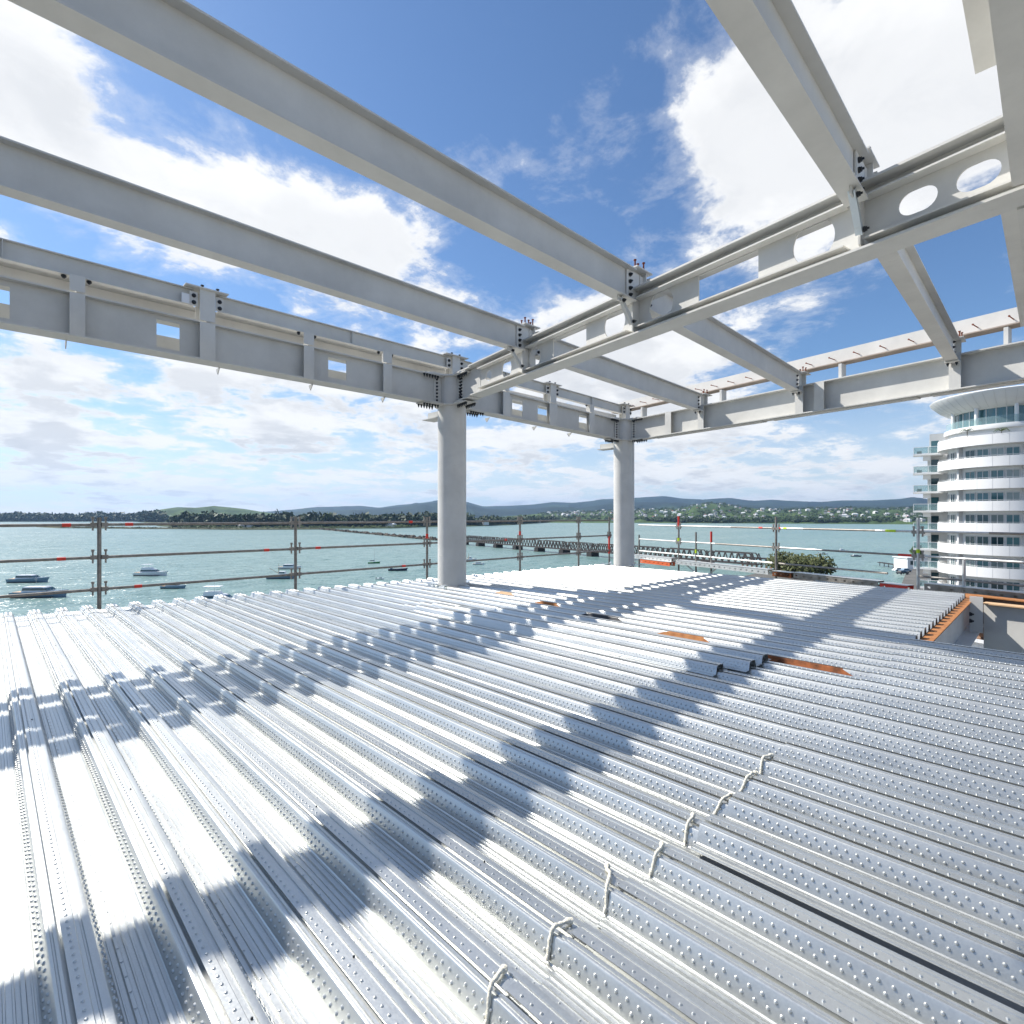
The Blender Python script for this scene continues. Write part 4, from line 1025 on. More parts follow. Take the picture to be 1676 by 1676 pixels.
for k in range(280):
    px = rr.uniform(895, 1520); d = 2080 + 1250*rr.random()**1.7
    if px < 1000: d += 500
    X_, Y_ = polar(az_of(px), d); z = max(SEA+3, hill_z(px, d, 0)); q = rr.choice([0, 0, 1, 1, 2, 3])
    o = bpy.data.objects.new('far_house', hm[q]); COL.objects.link(o); o.location = (X_, Y_, z+3); o.rotation_euler = (0, 0, rr.uniform(0, PI))
    tag(o, hl[q], 'house', 'houses on the far hillside', 'thing')
pl = ['white shed on the peninsula above the marsh', 'small white house among the peninsula trees, left of the second scaffold post', 'white boat shed under the trees left of the first column', 'small pale house among the trees near the first column', 'pale house on the wooded point right of the first column', 'white house near the tip of the wooded point']
for k, (px, d, q) in enumerate(((395, 1150, 0), (410, 1170, 1), (640, 1120, 3), (690, 1220, 0), (795, 1290, 1), (882, 1820, 0))):
    X_, Y_ = polar(az_of(px), d); o = bpy.data.objects.new('peninsula_house', hm[q]); COL.objects.link(o); o.location = (X_, Y_, SEA+2.2+3*(k > 3)); o.rotation_euler = (0, 0, .3*k)
    tag(o, pl[k], 'house', 'houses on the peninsula', 'thing')
X_, Y_ = polar(az_of(357), 1750)
ws = empty('white_shed', (X_, Y_, SEA+2.2), 'long low white industrial shed below the green hill', 'shed')
u = Vector(plan(1, .15) + (0,)).normalized(); v_ = Vector((-u.y, u.x, 0)); c = Vector((X_, Y_, SEA+2.2))
MB().box(c + Zv*5, u*55, v_*14, Zv*7).build('wall', M['white'], ws); MB().box(c + Zv*12.4, u*56, v_*15, Zv*.4).build('roof', M['roof_white'], ws)

# ------------------------------------------------------------------ iron bridge
b0 = Vector((*on_z(730, 888.6, SEA), 0)); bp1 = Vector((*on_z(981.4, 911.5, SEA), 0)); bdir = (bp1-b0).normalized(); bs = Vector((-bdir.y, bdir.x, 0))
span = 25.9
br = empty('iron_bridge', (b0.x, b0.y, SEA), 'dark iron truss bridge on black piers crossing the harbour', 'bridge')
pA = Vector((*on_z(773.5, 890.9, SEA), 0)); off0 = (pA-b0).dot(bdir)
zd = SEA+2.9
for k in range(-1, 10):
    a = b0 + bdir*(off0 + span*k); e = a + bdir*span
    t = MB()
    for sg in (-1, 1):
        o_ = bs*(sg*2.3)
        t.bar(a+o_+Zv*zd, e+o_+Zv*zd, .4, .5)
        n = 8; L_ = span/n
        t.bar(a+o_+bdir*(L_*.9)+Zv*(zd+4.6), e+o_-bdir*(L_*.9)+Zv*(zd+4.6), .4, .42)
        for i in range(n):
            lo0 = a+o_+bdir*(L_*i)+Zv*zd; hi = a+o_+bdir*(L_*(i+.5))+Zv*(zd+4.6); lo1 = a+o_+bdir*(L_*(i+1))+Zv*zd
            t.bar(lo0, hi, .34, .34); t.bar(hi, lo1, .34, .34)
        t.bar(a+o_+Zv*zd, a+o_+bdir*L_*.9+Zv*(zd+4.6), .4, .4); t.bar(e+o_+Zv*zd, e+o_-bdir*L_*.9+Zv*(zd+4.6), .4, .4)
    t.bar(a+Zv*(zd+.1), e+Zv*(zd+.1), 4.4, .3)
    t.build('truss_span', M['iron'], br)
    pm = MB().box(a + Zv*(SEA+.7), bdir*2.1, bs*3.0, Zv*1.7); pm.box(a + Zv*(SEA+2.5), bdir*1.5, bs*2.6, Zv*.1)
    pm.build('pier', M['timber'], br)
# rusty jetty work at the bridge end
jx = b0 + bdir*(off0 + span*9.6)
jt = empty('rusty_jetty', (jx.x, jx.y, SEA), 'rusty steel trestle at the near end of the bridge', 'jetty')
t = MB()
for i in range(14):
    c = jx + bdir*(i*2.2) + bs*4
    t.bar(c + Zv*(SEA), c + Zv*(SEA+5.2), .35, .35); t.bar(c + Zv*(SEA+1), c + bdir*2.2 + Zv*(SEA+4.6), .25, .25)
t.build('trestle', M['rust'], jt)
MB().bar(jx + bs*4 + Zv*(SEA+5.3), jx + bdir*30 + bs*4 + Zv*(SEA+5.3), 3.4, .5).build('walkway', M['timber'], jt)

# ------------------------------------------------------------------ boats
def hull_mesh(L, W, H, mat, parent, sheer=.25, name='hull'):
    st = 14; V = []; 
    for i in range(st+1):
        t = i/st; x = -L/2 + L*t
        w = W/2*(1 - max(0, (t-.45)/.55)**2.2)*(.9+.1*min(1, t*4)); w = max(w, .02)
        zt = H*(1 + sheer*t*t*1.6); rake = L*.05*max(0, (t-.7)/.3)
        for (fw, fz) in ((-1, 1), (-.86, .35), (-.55, -.15), (0, -.3), (.55, -.15), (.86, .35), (1, 1)):
            V.append((x + (rake if fz == 1 else 0), fw*w, zt*fz if fz > 0 else H*fz))
    F_ = [(i*7+j, i*7+j+1, (i+1)*7+j+1, (i+1)*7+j) for i in range(st) for j in range(6)]
    F_ += [(0, 1, 2, 3, 4, 5, 6)] + [(i*7, (i+1)*7, (i+1)*7+6, i*7+6) for i in range(st)]
    return raw(name, V, F_, mat, parent)
def raw(name, V, F_, mat, parent):
    me = bpy.data.meshes.new(name); me.from_pydata(V, [], F_); me.materials.append(M[mat]); me.update(); fix_normals(me)
    o = bpy.data.objects.new(name, me); COL.objects.link(o); o.parent = parent; return o
def rawmb(mb, name, mat, parent): return raw(name, mb.v, mb.f, mat, parent)
def wedge(mb, x0, x1, w, z0, z1, fr=.5, bk=.15, tw=.85):
    mb.add([(x0, -w, z0), (x1, -w, z0), (x1, w, z0), (x0, w, z0), (x0+bk, -w*tw, z1), (x1-fr, -w*tw, z1), (x1-fr, w*tw, z1), (x0+bk, w*tw, z1)],
           [(0, 3, 2, 1), (4, 5, 6, 7), (0, 1, 5, 4), (1, 2, 6, 5), (2, 3, 7, 6), (3, 0, 4, 7)])
    return mb
def boat(px, py, L, kind, label, hull='white', rz=0.0):
    X_, Y_ = on_z(px, py, SEA); W = L*.3; H = L*.105
    root = empty({'yacht': 'sailing_yacht', 'launch': 'motor_launch', 'cruiser': 'motor_cruiser', 'runabout': 'small_runabout', 'barge': 'open_barge', 'trawler': 'fishing_boat'}[kind], (X_, Y_, SEA), label, 'boat', 'moored boats', math.atan2(RY, RX) + rz)
    hull_mesh(L, W, H, hull, root)
    if kind != 'barge': rawmb(MB().bx(-L*.47, L*.3, -W*.47, W*.47, -.02, H*.16), 'boot_stripe', 'dark', root)
    if kind in ('cruiser', 'launch'):
        rawmb(wedge(MB(), -L*.28, L*.24, W*.38, H*1.02, H*2.0, L*.12, .2), 'cabin', 'white', root)
        rawmb(wedge(MB(), -L*.26, L*.215, W*.392, H*1.38, H*1.82, L*.06, .1, .93), 'window', 'glass', root)
        if kind == 'cruiser':
            rawmb(wedge(MB(), -L*.25, L*.06, W*.33, H*2.0, H*2.55, L*.05, .1), 'flybridge', 'white', root)
            m = MB()
            for sx_ in (-L*.22, L*.0):
                for sy in (-1, 1): m.tube([(sx_, sy*W*.28, H*2.5), (sx_, sy*W*.28, H*3.4)], .05, 6)
            rawmb(m, 'canopy_pole', 'white', root)
            rawmb(MB().bx(-L*.27, L*.05, -W*.33, W*.33, H*3.4, H*3.5), 'canopy', 'white', root)
        rawmb(MB().tube([(-L*.08, 0, H*2.0), (-L*.08, 0, H*4.3)], [.05, .03], 6).tube([(-L*.08, -W*.12, H*3.4), (-L*.08, W*.12, H*3.4)], .04, 5), 'aerial', 'scaf_light', root)
        rawmb(MB().bx(-L*.46, -L*.30, -W*.36, W*.36, H*.98, H*1.06), 'cockpit_deck', 'tan', root)
        m = MB()
        for i in range(6):
            m.tube([(L*(.2+.05*i), W*.30*(1-i*.14), H*1.2), (L*(.2+.05*i), W*.30*(1-i*.14), H*1.75)], .03, 5)
            m.tube([(L*(.2+.05*i), -W*.30*(1-i*.14), H*1.2), (L*(.2+.05*i), -W*.30*(1-i*.14), H*1.75)], .03, 5)
        rawmb(m, 'bow_rail', 'scaf_light', root)
    elif kind == 'runabout':
        rawmb(wedge(MB(), -L*.05, L*.25, W*.36, H*1.05, H*1.9, L*.14, .05), 'windscreen', 'glass', root)
        rawmb(MB().bx(-L*.52, -L*.44, -.25, .25, H*.3, H*1.6), 'outboard_motor', 'dark', root)
    elif kind == 'yacht':
        rawmb(wedge(MB(), -L*.12, L*.2, W*.28, H*1.03, H*1.55, .5, .2), 'cabin', 'white', root)
        rawmb(MB().tube([(L*.06, 0, H), (L*.06, 0, H+L*1.15)], [.09, .06], 8), 'mast', 'scaf_light', root)
        rawmb(MB().tube([(L*.06, 0, H*2.0), (-L*.36, 0, H*2.0)], .09, 8).tube([(L*.03, 0, H*2.25), (-L*.34, 0, H*2.2)], [.2, .12], 8), 'boom', 'navy', root)
    elif kind == 'trawler':
        rawmb(wedge(MB(), -L*.08, L*.16, W*.32, H*1.0, H*2.5, .4, .1, .95), 'wheelhouse', 'white', root)
        rawmb(MB().bx(-L*.07, L*.12, -W*.33, W*.33, H*1.9, H*2.25), 'window', 'glass', root)
        rawmb(MB().tube([(-L*.10, 0, H), (-L*.10, 0, H*5.2)], [.12, .05], 8), 'mast', 'tan', root)
        rawmb(MB().tube([(-L*.10, 0, H*1.8), (-L*.42, 0, H*3.6)], .07, 6), 'derrick', 'tan', root)
        rawmb(MB().bx(-L*.42, L*.38, -W*.42, W*.42, H*1.0, H*1.07), 'deck', 'tan', root)
    elif kind == 'barge':
        rawmb(MB().bx(-L*.42, L*.30, -W*.36, W*.36, H*.9, H*1.05), 'deck', 'dark', root)
        rawmb(MB().bx(-L*.40, -L*.28, -W*.2, W*.2, H*1.05, H*1.6), 'engine_box', 'blue_hull', root)
    return root
boat(47, 953, 12.6, 'launch', 'grey launch moored highest at the left edge of the water', 'blue_hull', .1)
boat(66, 977, 14.5, 'launch', 'grey launch half hidden behind the bottom scaffold rail at far left', 'blue_hull', .05)
boat(247, 942, 12.2, 'cruiser', 'white flybridge cruiser moored right of the left scaffold post', 'white', .05)
boat(284, 963, 7.6, 'launch', 'small blue grey launch just below the flybridge cruiser', 'blue_hull', .0)
boat(358, 990, 13.5, 'cruiser', 'white cruiser with dark side window rising behind the deck edge', 'white', .1)
boat(461, 947, 10.5, 'trawler', 'dark hulled work boat with a mast behind the second scaffold post', 'blue_hull', .1)
boat(474, 931, 9.5, 'launch', 'pale launch just beyond the dark work boat', 'white', .1)
boat(612, 922, 5.8, 'yacht', 'green hulled sailing yacht with a bare mast', 'green_hull', .3)
boat(651, 934, 7.9, 'barge', 'low navy barge behind the bottom scaffold rail', 'navy', .1)
boat(622, 948, 3.4, 'runabout', 'tiny white runabout just over the deck edge', 'white', -.3)
boat(769, 917, 7.0, 'trawler', 'white fishing boat with a thin mast right of the first column', 'white', .1)
boat(783, 924, 5.8, 'launch', 'small white launch below the fishing boat near the first column', 'white', .1)
boat(1211, 908, 5.6, 'launch', 'white launch beyond the end of the bridge', 'white', -.1)
boat(1282, 907, 5.6, 'launch', 'white launch right of the tall scaffold post', 'white', -.2)
boat(1347, 907, 5.4, 'runabout', 'white runabout in the middle of the teal bay', 'white', -.2)
boat(1379, 902, 5.6, 'cruiser', 'white cabin boat farthest out in the teal bay', 'white', -.4)
boat(1401, 911, 5.4, 'launch', 'dark hulled launch nearest the shore house', 'navy', -.3)

# ------------------------------------------------------------------ round apartment tower
TC = Vector((*plan(100.6*math.sin(math.radians(43)), 100.6*math.cos(math.radians(43))), 0)); TR = 7.74
tw = empty('round_tower', (TC.x, TC.y, SEA+1.4), 'white round apartment tower with curved balconies and a wide flared roof', 'apartment tower')
c0_ = (TC.x, TC.y, 0)
o = MB().lathe([(6.55, SEA+1.4), (6.55, 13.2)], c0_, 96).build('wall', M['white_wall'], tw); auto_smooth(o)
toward = math.atan2(-TC.y, -TC.x)
zb = [10.85 - 2.9*k for k in range(11)]
for k, z in enumerate(zb):
    o = MB().lathe([(6.5, z), (TR, z), (TR, z+1.30), (TR-.14, z+1.30), (TR-.14, z+.25), (6.5, z+.25)], c0_, 96, close=True).build('parapet', M['white_wall'], tw); auto_smooth(o)
    # panel joints
    mb = MB()
    for i in range(17):
        a = toward + math.radians(-96 + 12*i)
        p = Vector((TC.x + (TR+.003)*math.cos(a), TC.y + (TR+.003)*math.sin(a), z+.65)); rad = Vector((math.cos(a), math.sin(a), 0)); tan = Vector((-rad.y, rad.x, 0))
        mb.box(p, rad*.006, tan*.018, Zv*.64)
    mb.build('panel_joint', M['grey_wall'], tw)
    hr = MB()
    o = MB().lathe([(TR-.10, z+1.42), (TR-.04, z+1.42), (TR-.04, z+1.47), (TR-.10, z+1.47)], c0_, 96, close=True).build('handrail', M['scaf_light'], tw); auto_smooth(o)
# windows: one frame mesh and three panes, copied round the drum
def drum_window(az_deg, z, wd, ht, pane, nm='window'):
    a = toward + math.radians(az_deg); rad = Vector((math.cos(a), math.sin(a), 0)); tan = Vector((-rad.y, rad.x, 0))
    p = Vector((TC.x, TC.y, z)) + rad*6.56
    f = MB()
    for t0, t1, z0, z1 in ((-wd/2, wd/2, ht-.07, ht), (-wd/2, wd/2, 0, .07), (-wd/2, -wd/2+.07, .07, ht-.07), (wd/2-.07, wd/2, .07, ht-.07), (-.035, .035, .07, ht-.07)):
        f.box(p + tan*((t0+t1)/2) + Zv*((z0+z1)/2) + rad*.03, tan*(t1-t0)/2, rad*.05, Zv*(z1-z0)/2)
    fo = f.build(nm, M['grey_wall'], tw)
    MB().box(p + rad*.02 + Zv*ht/2, tan*(wd/2-.05), rad*.02, Zv*(ht/2-.05)).build('pane', M[pane], fo)
panes = ['glass', 'glass_teal', 'glass', 'glass_curtain', 'glass_teal']
rr = random.Random(3)
for k in range(9):
    z = zb[k] - 2.55
    for az_ in (-78, -62):
        drum_window(az_, z, 1.15, 2.1, rr.choice(['glass', 'glass_curtain']))
    for az_ in (-36, -23, -10, 3):
        drum_window(az_, z, 1.34, 2.1, rr.choice(panes))
    for az_ in (24, 37, 50):
        drum_window(az_, z, 1.3, 2.1, rr.choice(panes))
    for az_ in (-47, 12):   # service recess columns
        a = toward + math.radians(az_); rad = Vector((math.cos(a), math.sin(a), 0)); tan = Vector((-rad.y, rad.x, 0)); p = Vector((TC.x, TC.y, z+1.25)) + rad*6.75
        MB().box(p, tan*.12, rad*.35, Zv*1.3).build('divider', M['grey_wall'], tw)
# penthouse
o = MB().lathe([(5.4, 12.95), (7.0, 12.95), (7.05, 13.2), (7.0, 13.55), (5.4, 13.55)], c0_, 96, close=True).build('penthouse_deck', M['white_wall'], tw); auto_smooth(o)
o = MB().lathe([(5.9, 13.55), (5.9, 15.75)], c0_, 96).build('penthouse_glass', M['glass_teal'], tw); auto_smooth(o)
o = MB().lathe([(6.85, 13.55), (6.85, 14.55)], c0_, 96, toward-1.4, toward+1.4).build('glass_balustrade', M['clear'], tw); auto_smooth(o)
mb = MB()
for i in range(36):
    a = 2*PI*i/36; mb.box((TC.x+5.93*math.cos(a), TC.y+5.93*math.sin(a), 14.65), Vector((math.cos(a), math.sin(a), 0))*.04, Vector((-math.sin(a), math.cos(a), 0))*.05, Zv*1.1)
mb.build('mullion', M['grey_wall'], tw)
for az_ in (-64, -30, 6, 42):
    a = toward+math.radians(az_); mb = MB().tube([(TC.x+6.5*math.cos(a), TC.y+6.5*math.sin(a), 13.5), (TC.x+6.5*math.cos(a), TC.y+6.5*math.sin(a), 16.1)], .22, 12); mb.build('post', M['white_wall'], tw)
o = MB().lathe([(5.7, 15.70), (6.5, 15.82), (7.6, 16.55), (8.6, 17.55), (8.68, 17.75), (8.55, 17.85), (7.0, 17.95), (.05, 18.1)], c0_, 128).build('roof', M['white_wall'], tw); auto_smooth(o, 30)
mb = MB()
for i in range(48):
    a = 2*PI*i/48; rad = Vector((math.cos(a), math.sin(a), 0)); tan = Vector((-rad.y, rad.x, 0)); c = Vector(c0_)
    mb.bar(c+rad*6.5+Zv*15.80, c+rad*7.6+Zv*16.53, .02, .02, rad); mb.bar(c+rad*7.6+Zv*16.53, c+rad*8.6+Zv*17.53, .02, .02, rad)
mb.build('soffit_joint', M['grey_wall'], tw)
# balcony plants (top floor)
for az_, h, lab in ((-36, 1.7, 'spiky potted palm on the upper curved balcony of the tower'), (-6, .8, 'small potted plant on the upper curved balcony of the tower')):
    a = toward+math.radians(az_); base = (TC.x+7.1*math.cos(a), TC.y+7.1*math.sin(a), zb[0]+.25)
    pl_ = empty('potted_plant', base, lab, 'plant', 'balcony plants'); b_ = Vector(base)
    MB().tube([b_, b_+Zv*.5], [.2, .28], 10).build('pot', M['grey_wall'], pl_)
    MB().tube([b_+Zv*.5, b_+Zv*(.9+h*.6)], [.06, .04], 6).build('stem', M['bark'], pl_)
    mb = MB()
    for i in range(16):
        aa = 2.4*i; t0 = b_+Zv*(.9+h*.6); t1 = t0 + Vector((math.cos(aa)*.5, math.sin(aa)*.5, .35-.05*(i % 5))); t2 = t0 + Vector((math.cos(aa)*.9, math.sin(aa)*.9, .1-.1*(i % 4)))
        mb.bar(t0, t1, .07, .012); mb.bar(t1, t2, .05, .012)
    mb.build('leaves', M['leaf_light'], pl_)
# stepped wing with glazed balconies on its left
wg = empty('balcony_wing', (*plan(67, 84), SEA+1.4), 'narrow white wing with glass fronted balconies left of the round tower', 'apartment wing')
waz = math.radians(37.92); wl = Vector((*plan(math.cos(waz), -math.sin(waz)), 0)).normalized(); wq = Vector((*plan(math.sin(waz), math.cos(waz)), 0)).normalized(); w0 = wq*105
def wb(l0, l1, q0_, q1_, z0, z1):
    cc = w0 + wl*(l0+l1)/2 + wq*(q0_+q1_)/2 + Zv*(z0+z1)/2; return MB().box(cc, wl*(l1-l0)/2, wq*(q1_-q0_)/2, Zv*(z1-z0)/2)
wb(0, 3.6, 0, 9, SEA+1.4, 12.3).build('wall', M['grey_wall'], wg)
wb(.25, 3.6, .4, 9, 12.3, 14.2).build('wall', M['grey_wall'], wg)
for k in range(10):
    z = 10.75 - 2.9*k; e = -1.75 if k < 7 else -1.0
    wb(e, 1.9, -2.2, -.02, z, z+.28).build('balcony_slab', M['white_wall'], wg)
    wb(-.55, .4, -1.3, -.02, z-.7, z).build('corbel', M['white_wall'], wg)
    wb(e+.06, 1.85, -2.17, -2.13, z+.32, z+1.22).build('balustrade', M['clear'], wg)
    wb(e+.03, e+.07, -2.1, -.1, z+.32, z+1.22).build('balustrade', M['clear'], wg)
    wb(e, 1.9, -2.19, -2.11, z+1.24, z+1.30).build('handrail', M['white'], wg)
    for r_ in (e+.05, .1, 1.2, 1.85): wb(r_-.03, r_+.03, -2.23, -2.185, z+.29, z+1.23).build('baluster', M['white'], wg)
    f = wb(.35, 1.45, -.07, -.005, z+.3, z+2.4).build('window', M['white_wall'], wg)
    wb(.43, 1.37, -.11, -.075, z+.36, z+2.34).build('pane', M['glass' if k % 3 else 'glass_teal'], f)
    wb(-1.3, -.7, -1.2, -.7, z+.285, z+.75).build('planter', M['dark'], wg)
# low shore house left of the tower
hx, hy = on_z(1497, 930, SEA+1.4)
sh = empty('shore_house', (hx, hy, SEA+1.4), 'low white flat roofed house by the water left of the tower', 'house')
u = Vector((RX, RY, 0)); v_ = Vector((FX, FY, 0)); c = Vector((hx, hy, SEA+1.4))
MB().box(c+Zv*2.2, u*6, v_*4, Zv*2.2).build('wall', M['white_wall'], sh); MB().box(c+Zv*4.6, u*6.4, v_*4.4, Zv*.2).build('roof', M['roof_white'], sh)
for k in (-4, -1.2, 2.0, 4.4):
    f = MB().box(c + u*k + Zv*2.6 - v_*4.02, u*.9, v_*.04, Zv*.9).build('window', M['grey_wall'], sh)
    MB().box(c + u*k + Zv*2.6 - v_*4.08, u*.8, v_*.02, Zv*.8).build('pane', M['glass'], f)
# parked cars by the shore house
def car(px, py, mat, label):
    X_, Y_ = on_z(px, py, SEA+1.4); root = empty('parked_car', (X_, Y_, SEA+1.4), label, 'car', 'cars parked by the shore house', math.atan2(RY, RX)+.15)
    rawmb(wedge(wedge(MB(), -2.1, 2.1, .85, .35, .85, .12, .08, .96), -1.5, 1.2, .78, .86, 1.42, .7, .4, .85), 'body', mat, root)
    rawmb(wedge(MB(), -1.38, 1.02, .80, .9, 1.34, .58, .32, .86), 'window', 'glass', root)
    for sx_ in (-1.3, 1.3):
        for sy in (-.8, .8): rawmb(MB().tube([(sx_, sy-.1, .33), (sx_, sy+.1, .33)], .33, 14), 'wheel', 'dark', root)
car(1470, 935, 'white', 'white car parked by the shore house, nearest the water'); car(1482, 936, 'blue_hull', 'blue grey car parked beside the white one by the shore house'); car(1477, 940, 'dark', 'dark car parked in front of the white one by the shore house')
jw = MB(); a = Vector((*on_z(1440, 926, SEA), SEA)); b_ = Vector((*on_z(1478, 932, SEA), SEA))
jw.bar(a+Zv*1.6, b_+Zv*1.6, 2.2, .3)
for i in range(6): jw.tube([a+(b_-a)*(i/5)-Zv*.5, a+(b_-a)*(i/5)+Zv*1.9], .16, 8)
tag(jw.build('timber_jetty', M['timber']), 'short dark timber jetty on the shore left of the tower', 'jetty', None, 'thing')

# ------------------------------------------------------------------ unseen blocks added behind the camera to darken reflections in the deck ribs
for k, (bx_, by_, wx, wy, top, lab) in enumerate(((-62, 2, 22, 34, 15, 'unseen grey block added behind the camera for dark reflections, nearest the deck'), (-58, -46, 26, 40, 12, 'long unseen grey block added for dark reflections behind the camera'), (-80, 52, 24, 36, 9, 'lower unseen grey block added for dark reflections behind the camera by the shore'), (-8, -62, 44, 24, 11, 'wide unseen grey block added for dark reflections behind the camera to the right'))):
    ro = empty('office_block', (bx_, by_, SEA+1.4), lab, 'added block', 'added reflection blocks behind the camera')
    MB().bx(bx_-wx/2, bx_+wx/2, by_-wy/2, by_+wy/2, SEA+1.4, top).build('wall', M['concrete'], ro)
    z = SEA+2.6
    while z < top-2.4:
        MB().bx(bx_-wx/2-.04, bx_+wx/2+.04, by_-wy/2-.04, by_+wy/2+.04, z, z+1.7).build('window', M['glass'], ro); z += 3.3

# ------------------------------------------------------------------ sun, sky and clouds
S = Vector((-.32, .927, 1.0)).normalized()
sun = bpy.data.lights.new('sun_lamp', 'SUN'); sun.energy = 5.0; sun.angle = math.radians(.53); sun.color = (1.0, .955, .89)
so = bpy.data.objects.new('sun_lamp', sun); COL.objects.link(so); so.rotation_euler = S.to_track_quat('Z', 'Y').to_euler(); so.location = (0, 0, 60)

world = bpy.data.worlds.new('World'); scene.world = world; world.use_nodes = True
nt = world.node_tree; N = nt.nodes; Lk = nt.links
bg = N['Background']; bg.inputs['Strength'].default_value = .08
sky = N.new('ShaderNodeTexSky'); sky.sky_type = 'NISHITA'; sky.sun_disc = False
sky.sun_elevation = math.asin(S.z); sky.sun_rotation = math.atan2(S.x, S.y)
sky.air_density = 1.0; sky.dust_density = .4; sky.ozone_density = 1.0; sky.altitude = 50
tc = N.new('ShaderNodeTexCoord')
nrm = N.new('ShaderNodeVectorMath'); nrm.operation = 'NORMALIZE'; Lk.new(tc.outputs['Generated'], nrm.inputs[0])
sep = N.new('ShaderNodeSeparateXYZ'); Lk.new(nrm.outputs['Vector'], sep.inputs[0])
def mth(op, a, b=None, c=None, clamp=False):
    n = N.new('ShaderNodeMath'); n.operation = op; n.use_clamp = clamp
    for i, v in enumerate((a, b, c)):
        if v is None: continue
        if isinstance(v, (int, float)): n.inputs[i].default_value = v
        else: Lk.new(v, n.inputs[i])
    return n.outputs[0]
def smooth(v, a, b, o0=0.0, o1=1.0):
    n = N.new('ShaderNodeMapRange'); n.interpolation_type = 'SMOOTHSTEP'
    n.inputs['From Min'].default_value = a; n.inputs['From Max'].default_value = b; n.inputs['To Min'].default_value = o0; n.inputs['To Max'].default_value = o1
    Lk.new(v, n.inputs['Value']); return n.outputs['Result']
zc = mth('MAXIMUM', sep.outputs['Z'], 0.0)
den = mth('ADD', zc, .17)
cmb = N.new('ShaderNodeCombineXYZ'); Lk.new(mth('DIVIDE', sep.outputs['X'], den), cmb.inputs[0]); Lk.new(mth('DIVIDE', sep.outputs['Y'], den), cmb.inputs[1])
cmb.inputs[2].default_value = 3.7
def fbm(scale, detail, rough, off=(0, 0, 0), dist=0.0, lac=2.1):
    mp = N.new('ShaderNodeMapping'); mp.inputs['Location'].default_value = off
    Lk.new(cmb.outputs[0], mp.inputs['Vector'])
    n = N.new('ShaderNodeTexNoise'); n.inputs['Scale'].default_value = scale; n.inputs['Detail'].default_value = detail; n.inputs['Roughness'].default_value = rough
    n.inputs['Lacunarity'].default_value = lac; n.inputs['Distortion'].default_value = dist
    Lk.new(mp.outputs['Vector'], n.inputs['Vector']); return n.outputs['Fac']
def dirv(px, py):
    a = Vector((*plan((px-CX)/FPX, 1), (HY-py)/FPX)); return a.normalized()
blobs = [(-60, 60, 190, .30), (60, 190, 120, .30), (170, 250, 120, .30), (290, 300, 90, .26), (400, 320, 100, .34), (480, 370, 120, .36), (560, 380, 90, .3), (600, 430, 130, .36), (690, 450, 80, .28), (330, 430, 90, .25), (120, 330, 60, .15),
         (430, 610, 110, .30), (300, 620, 80, .22), (40, 620, 100, .30), (560, 650, 80, .20), (820, 540, 90, .28), (950, 560, 110, .34), (1060, 590, 120, .34), (1120, 690, 80, .22), (640, 690, 100, .16), (60, 750, 120, .17), (260, 740, 110, .16), (460, 760, 110, .15), (860, 750, 120, .15), (1000, 770, 100, .10), (1240, 790, 120, .10), (1400, 800, 100, .08), (215, 570, 60, -.20), (190, 680, 70, -.12), (330, 700, 60, -.14), (560, 720, 60, -.12), (130, 700, 50, -.10),
         (1380, 60, 250, .34), (1560, 80, 260, .42), (1310, 250, 150, .34), (1460, 230, 150, .42), (1190, 190, 110, .15), (1180, 310, 110, .20), (1220, 440, 110, .30), (1340, 470, 60, .16), (1600, 160, 160, .26), (1300, 690, 90, .06), (1800, 300, 200, .2),
         (760, 170, 260, -.34), (980, 120, 190, -.34), (600, 60, 200, -.30), (560, 200, 130, -.2), (900, 360, 110, -.22), (780, 420, 80, -.14), (170, 430, 90, -.22), (60, 420, 90, -.2), (1560, 430, 110, -.3), (1450, 560, 120, -.22), (1230, 560, 90, -.10), (1590, 300, 50, -.16), (1500, 720, 160, -.10), (280, 520, 60, -.10), (1080, 200, 60, -.10), (1350, 590, 70, -.1)]
acc = None
for (px, py, sg, wt) in blobs:
    d = N.new('ShaderNodeVectorMath'); d.operation = 'DISTANCE'; Lk.new(nrm.outputs['Vector'], d.inputs[0]); d.inputs[1].default_value = dirv(px, py)
    off = math.hypot(px-CX, py-HY)/FPX; rad = sg/FPX/(1+off*off)**.75*1.75
    t = smooth(d.outputs['Value'], 0.0, rad, wt*.62, 0.0)
    acc = t if acc is None else mth('ADD', acc, t)   # summed cloud banks and clearings
base = fbm(1.9, 14, .60, (0, 0, 0), .25)
fine = fbm(6.0, 8, .62, (3, 1, 0), .3)
mix = mth('MULTIPLY_ADD', mth('ADD', mth('MULTIPLY_ADD', fine, .34, mth('MULTIPLY', base, .66)), -.5), 2.05, .5)
hor = smooth(sep.outputs['Z'], .02, .36, .12, .0)
dt = N.new('ShaderNodeVectorMath'); dt.operation = 'DOT_PRODUCT'; Lk.new(nrm.outputs['Vector'], dt.inputs[0]); dt.inputs[1].default_value = (FX, FY, 0)
hor = mth('ADD', hor, smooth(dt.outputs['Value'], -.5, .1, -.02, 0))
dens = mth('ADD', mth('ADD', mix, acc), hor)
cov = smooth(dens, .54, .735)
thin = smooth(dens, .46, .66, 0, .30)
cov = mth('MAXIMUM', cov, thin)
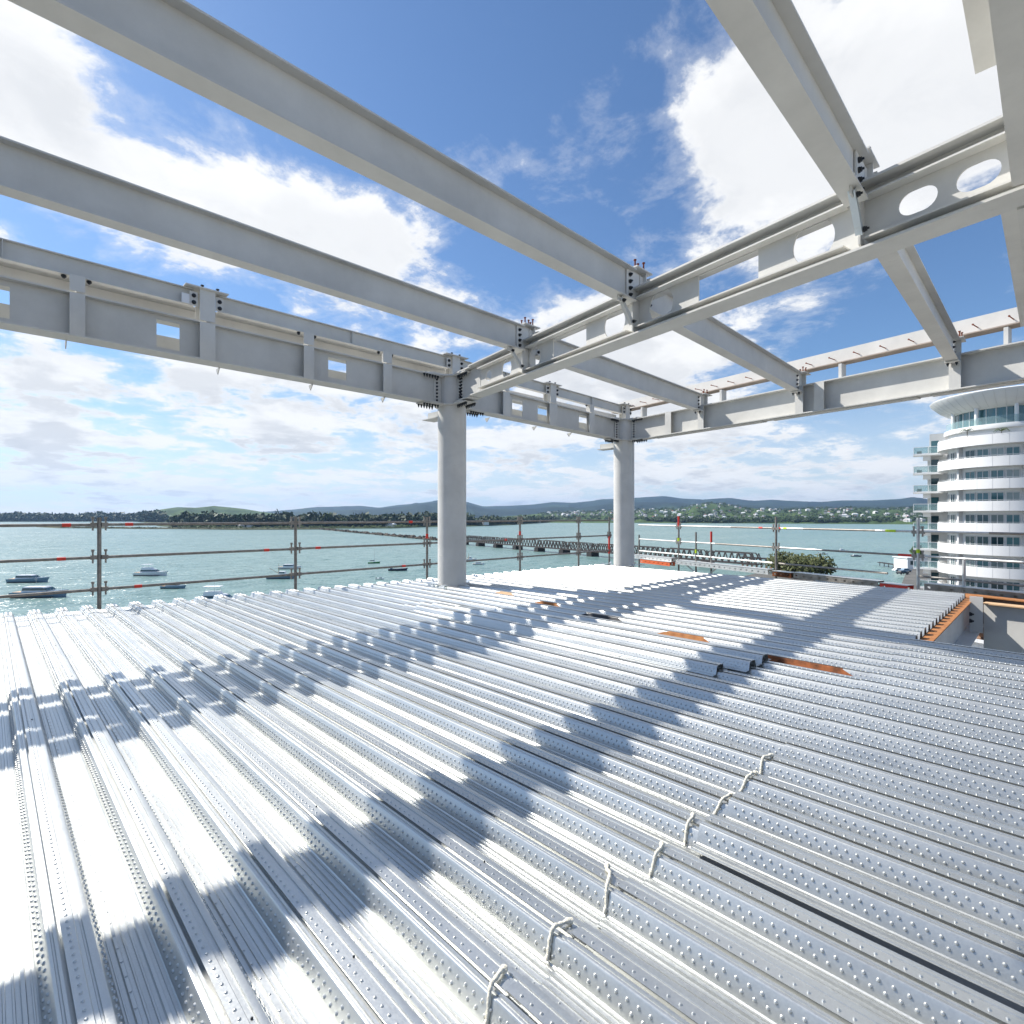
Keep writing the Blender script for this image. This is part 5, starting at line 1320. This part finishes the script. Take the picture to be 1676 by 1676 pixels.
# bellies: grey where there is more cloud above, seen from the side near the horizon
mpu = N.new('ShaderNodeMapping'); mpu.inputs['Scale'].default_value = (.90, .90, 1); Lk.new(cmb.outputs[0], mpu.inputs['Vector'])
nu = N.new('ShaderNodeTexNoise'); nu.inputs['Scale'].default_value = 1.9; nu.inputs['Detail'].default_value = 6; nu.inputs['Roughness'].default_value = .58; nu.inputs['Lacunarity'].default_value = 2.1; nu.inputs['Distortion'].default_value = .25
Lk.new(mpu.outputs['Vector'], nu.inputs['Vector'])
up_ = mth('ADD', mth('MULTIPLY_ADD', mth('ADD', nu.outputs['Fac'], -.5), 2.05, .5), mth('ADD', acc, hor))
low = smooth(sep.outputs['Z'], .10, .40, .55, .22)
shade = mth('MULTIPLY', mth('MULTIPLY', smooth(up_, .62, .90), smooth(dens, .62, .80)), low)
tex_ = fbm(4.2, 9, .62, (7, 2, 0), .4)
shade = mth('ADD', shade, smooth(tex_, .45, .72, 0, .22), None, True)
cm = N.new('ShaderNodeMix'); cm.data_type = 'RGBA'; cm.inputs[6].default_value = (9.1, 9.15, 9.2, 1); cm.inputs[7].default_value = (5.0, 5.3, 5.8, 1)
Lk.new(shade, cm.inputs[0])
fm = N.new('ShaderNodeMix'); fm.data_type = 'RGBA'; Lk.new(cov, fm.inputs[0]); tn = N.new('ShaderNodeMix'); tn.data_type = 'RGBA'; tn.blend_type = 'MULTIPLY'; tn.inputs[0].default_value = 1; Lk.new(sky.outputs[0], tn.inputs[6]); tn.inputs[7].default_value = (.80, 1.03, 1.27, 1)
hzm = N.new('ShaderNodeMix'); hzm.data_type = 'RGBA'; hzm.inputs[7].default_value = (8.0, 8.5, 9.0, 1); Lk.new(tn.outputs[2], hzm.inputs[6])
Lk.new(smooth(sep.outputs['Z'], 0.0, .26, .62, 0), hzm.inputs[0])
Lk.new(hzm.outputs[2], fm.inputs[6]); Lk.new(cm.outputs[2], fm.inputs[7])
Lk.new(fm.outputs[2], bg.inputs['Color'])

# ------------------------------------------------------------------ camera
cam = bpy.data.cameras.new('camera'); co = bpy.data.objects.new('camera', cam); COL.objects.link(co)
co.location = (0, 0, EYE); co.rotation_euler = (PI/2, 0, -math.atan2(FX, FY))
cam.sensor_fit = 'HORIZONTAL'; cam.sensor_width = 36; cam.lens = FPX/1676*36; cam.shift_y = (HY-838)/1676
cam.clip_start = .05; cam.clip_end = 60000
scene.camera = co
scene.view_settings.view_transform = 'Standard'; scene.view_settings.look = 'None'; scene.view_settings.gamma = 1; scene.view_settings.exposure = .5
scene.render.resolution_x = scene.render.resolution_y = 1024
scene.cycles.max_bounces = 7; scene.cycles.diffuse_bounces = 3; scene.cycles.glossy_bounces = 4; scene.cycles.transparent_max_bounces = 8
scene.cycles.sample_clamp_indirect = 6; scene.cycles.use_denoising = True
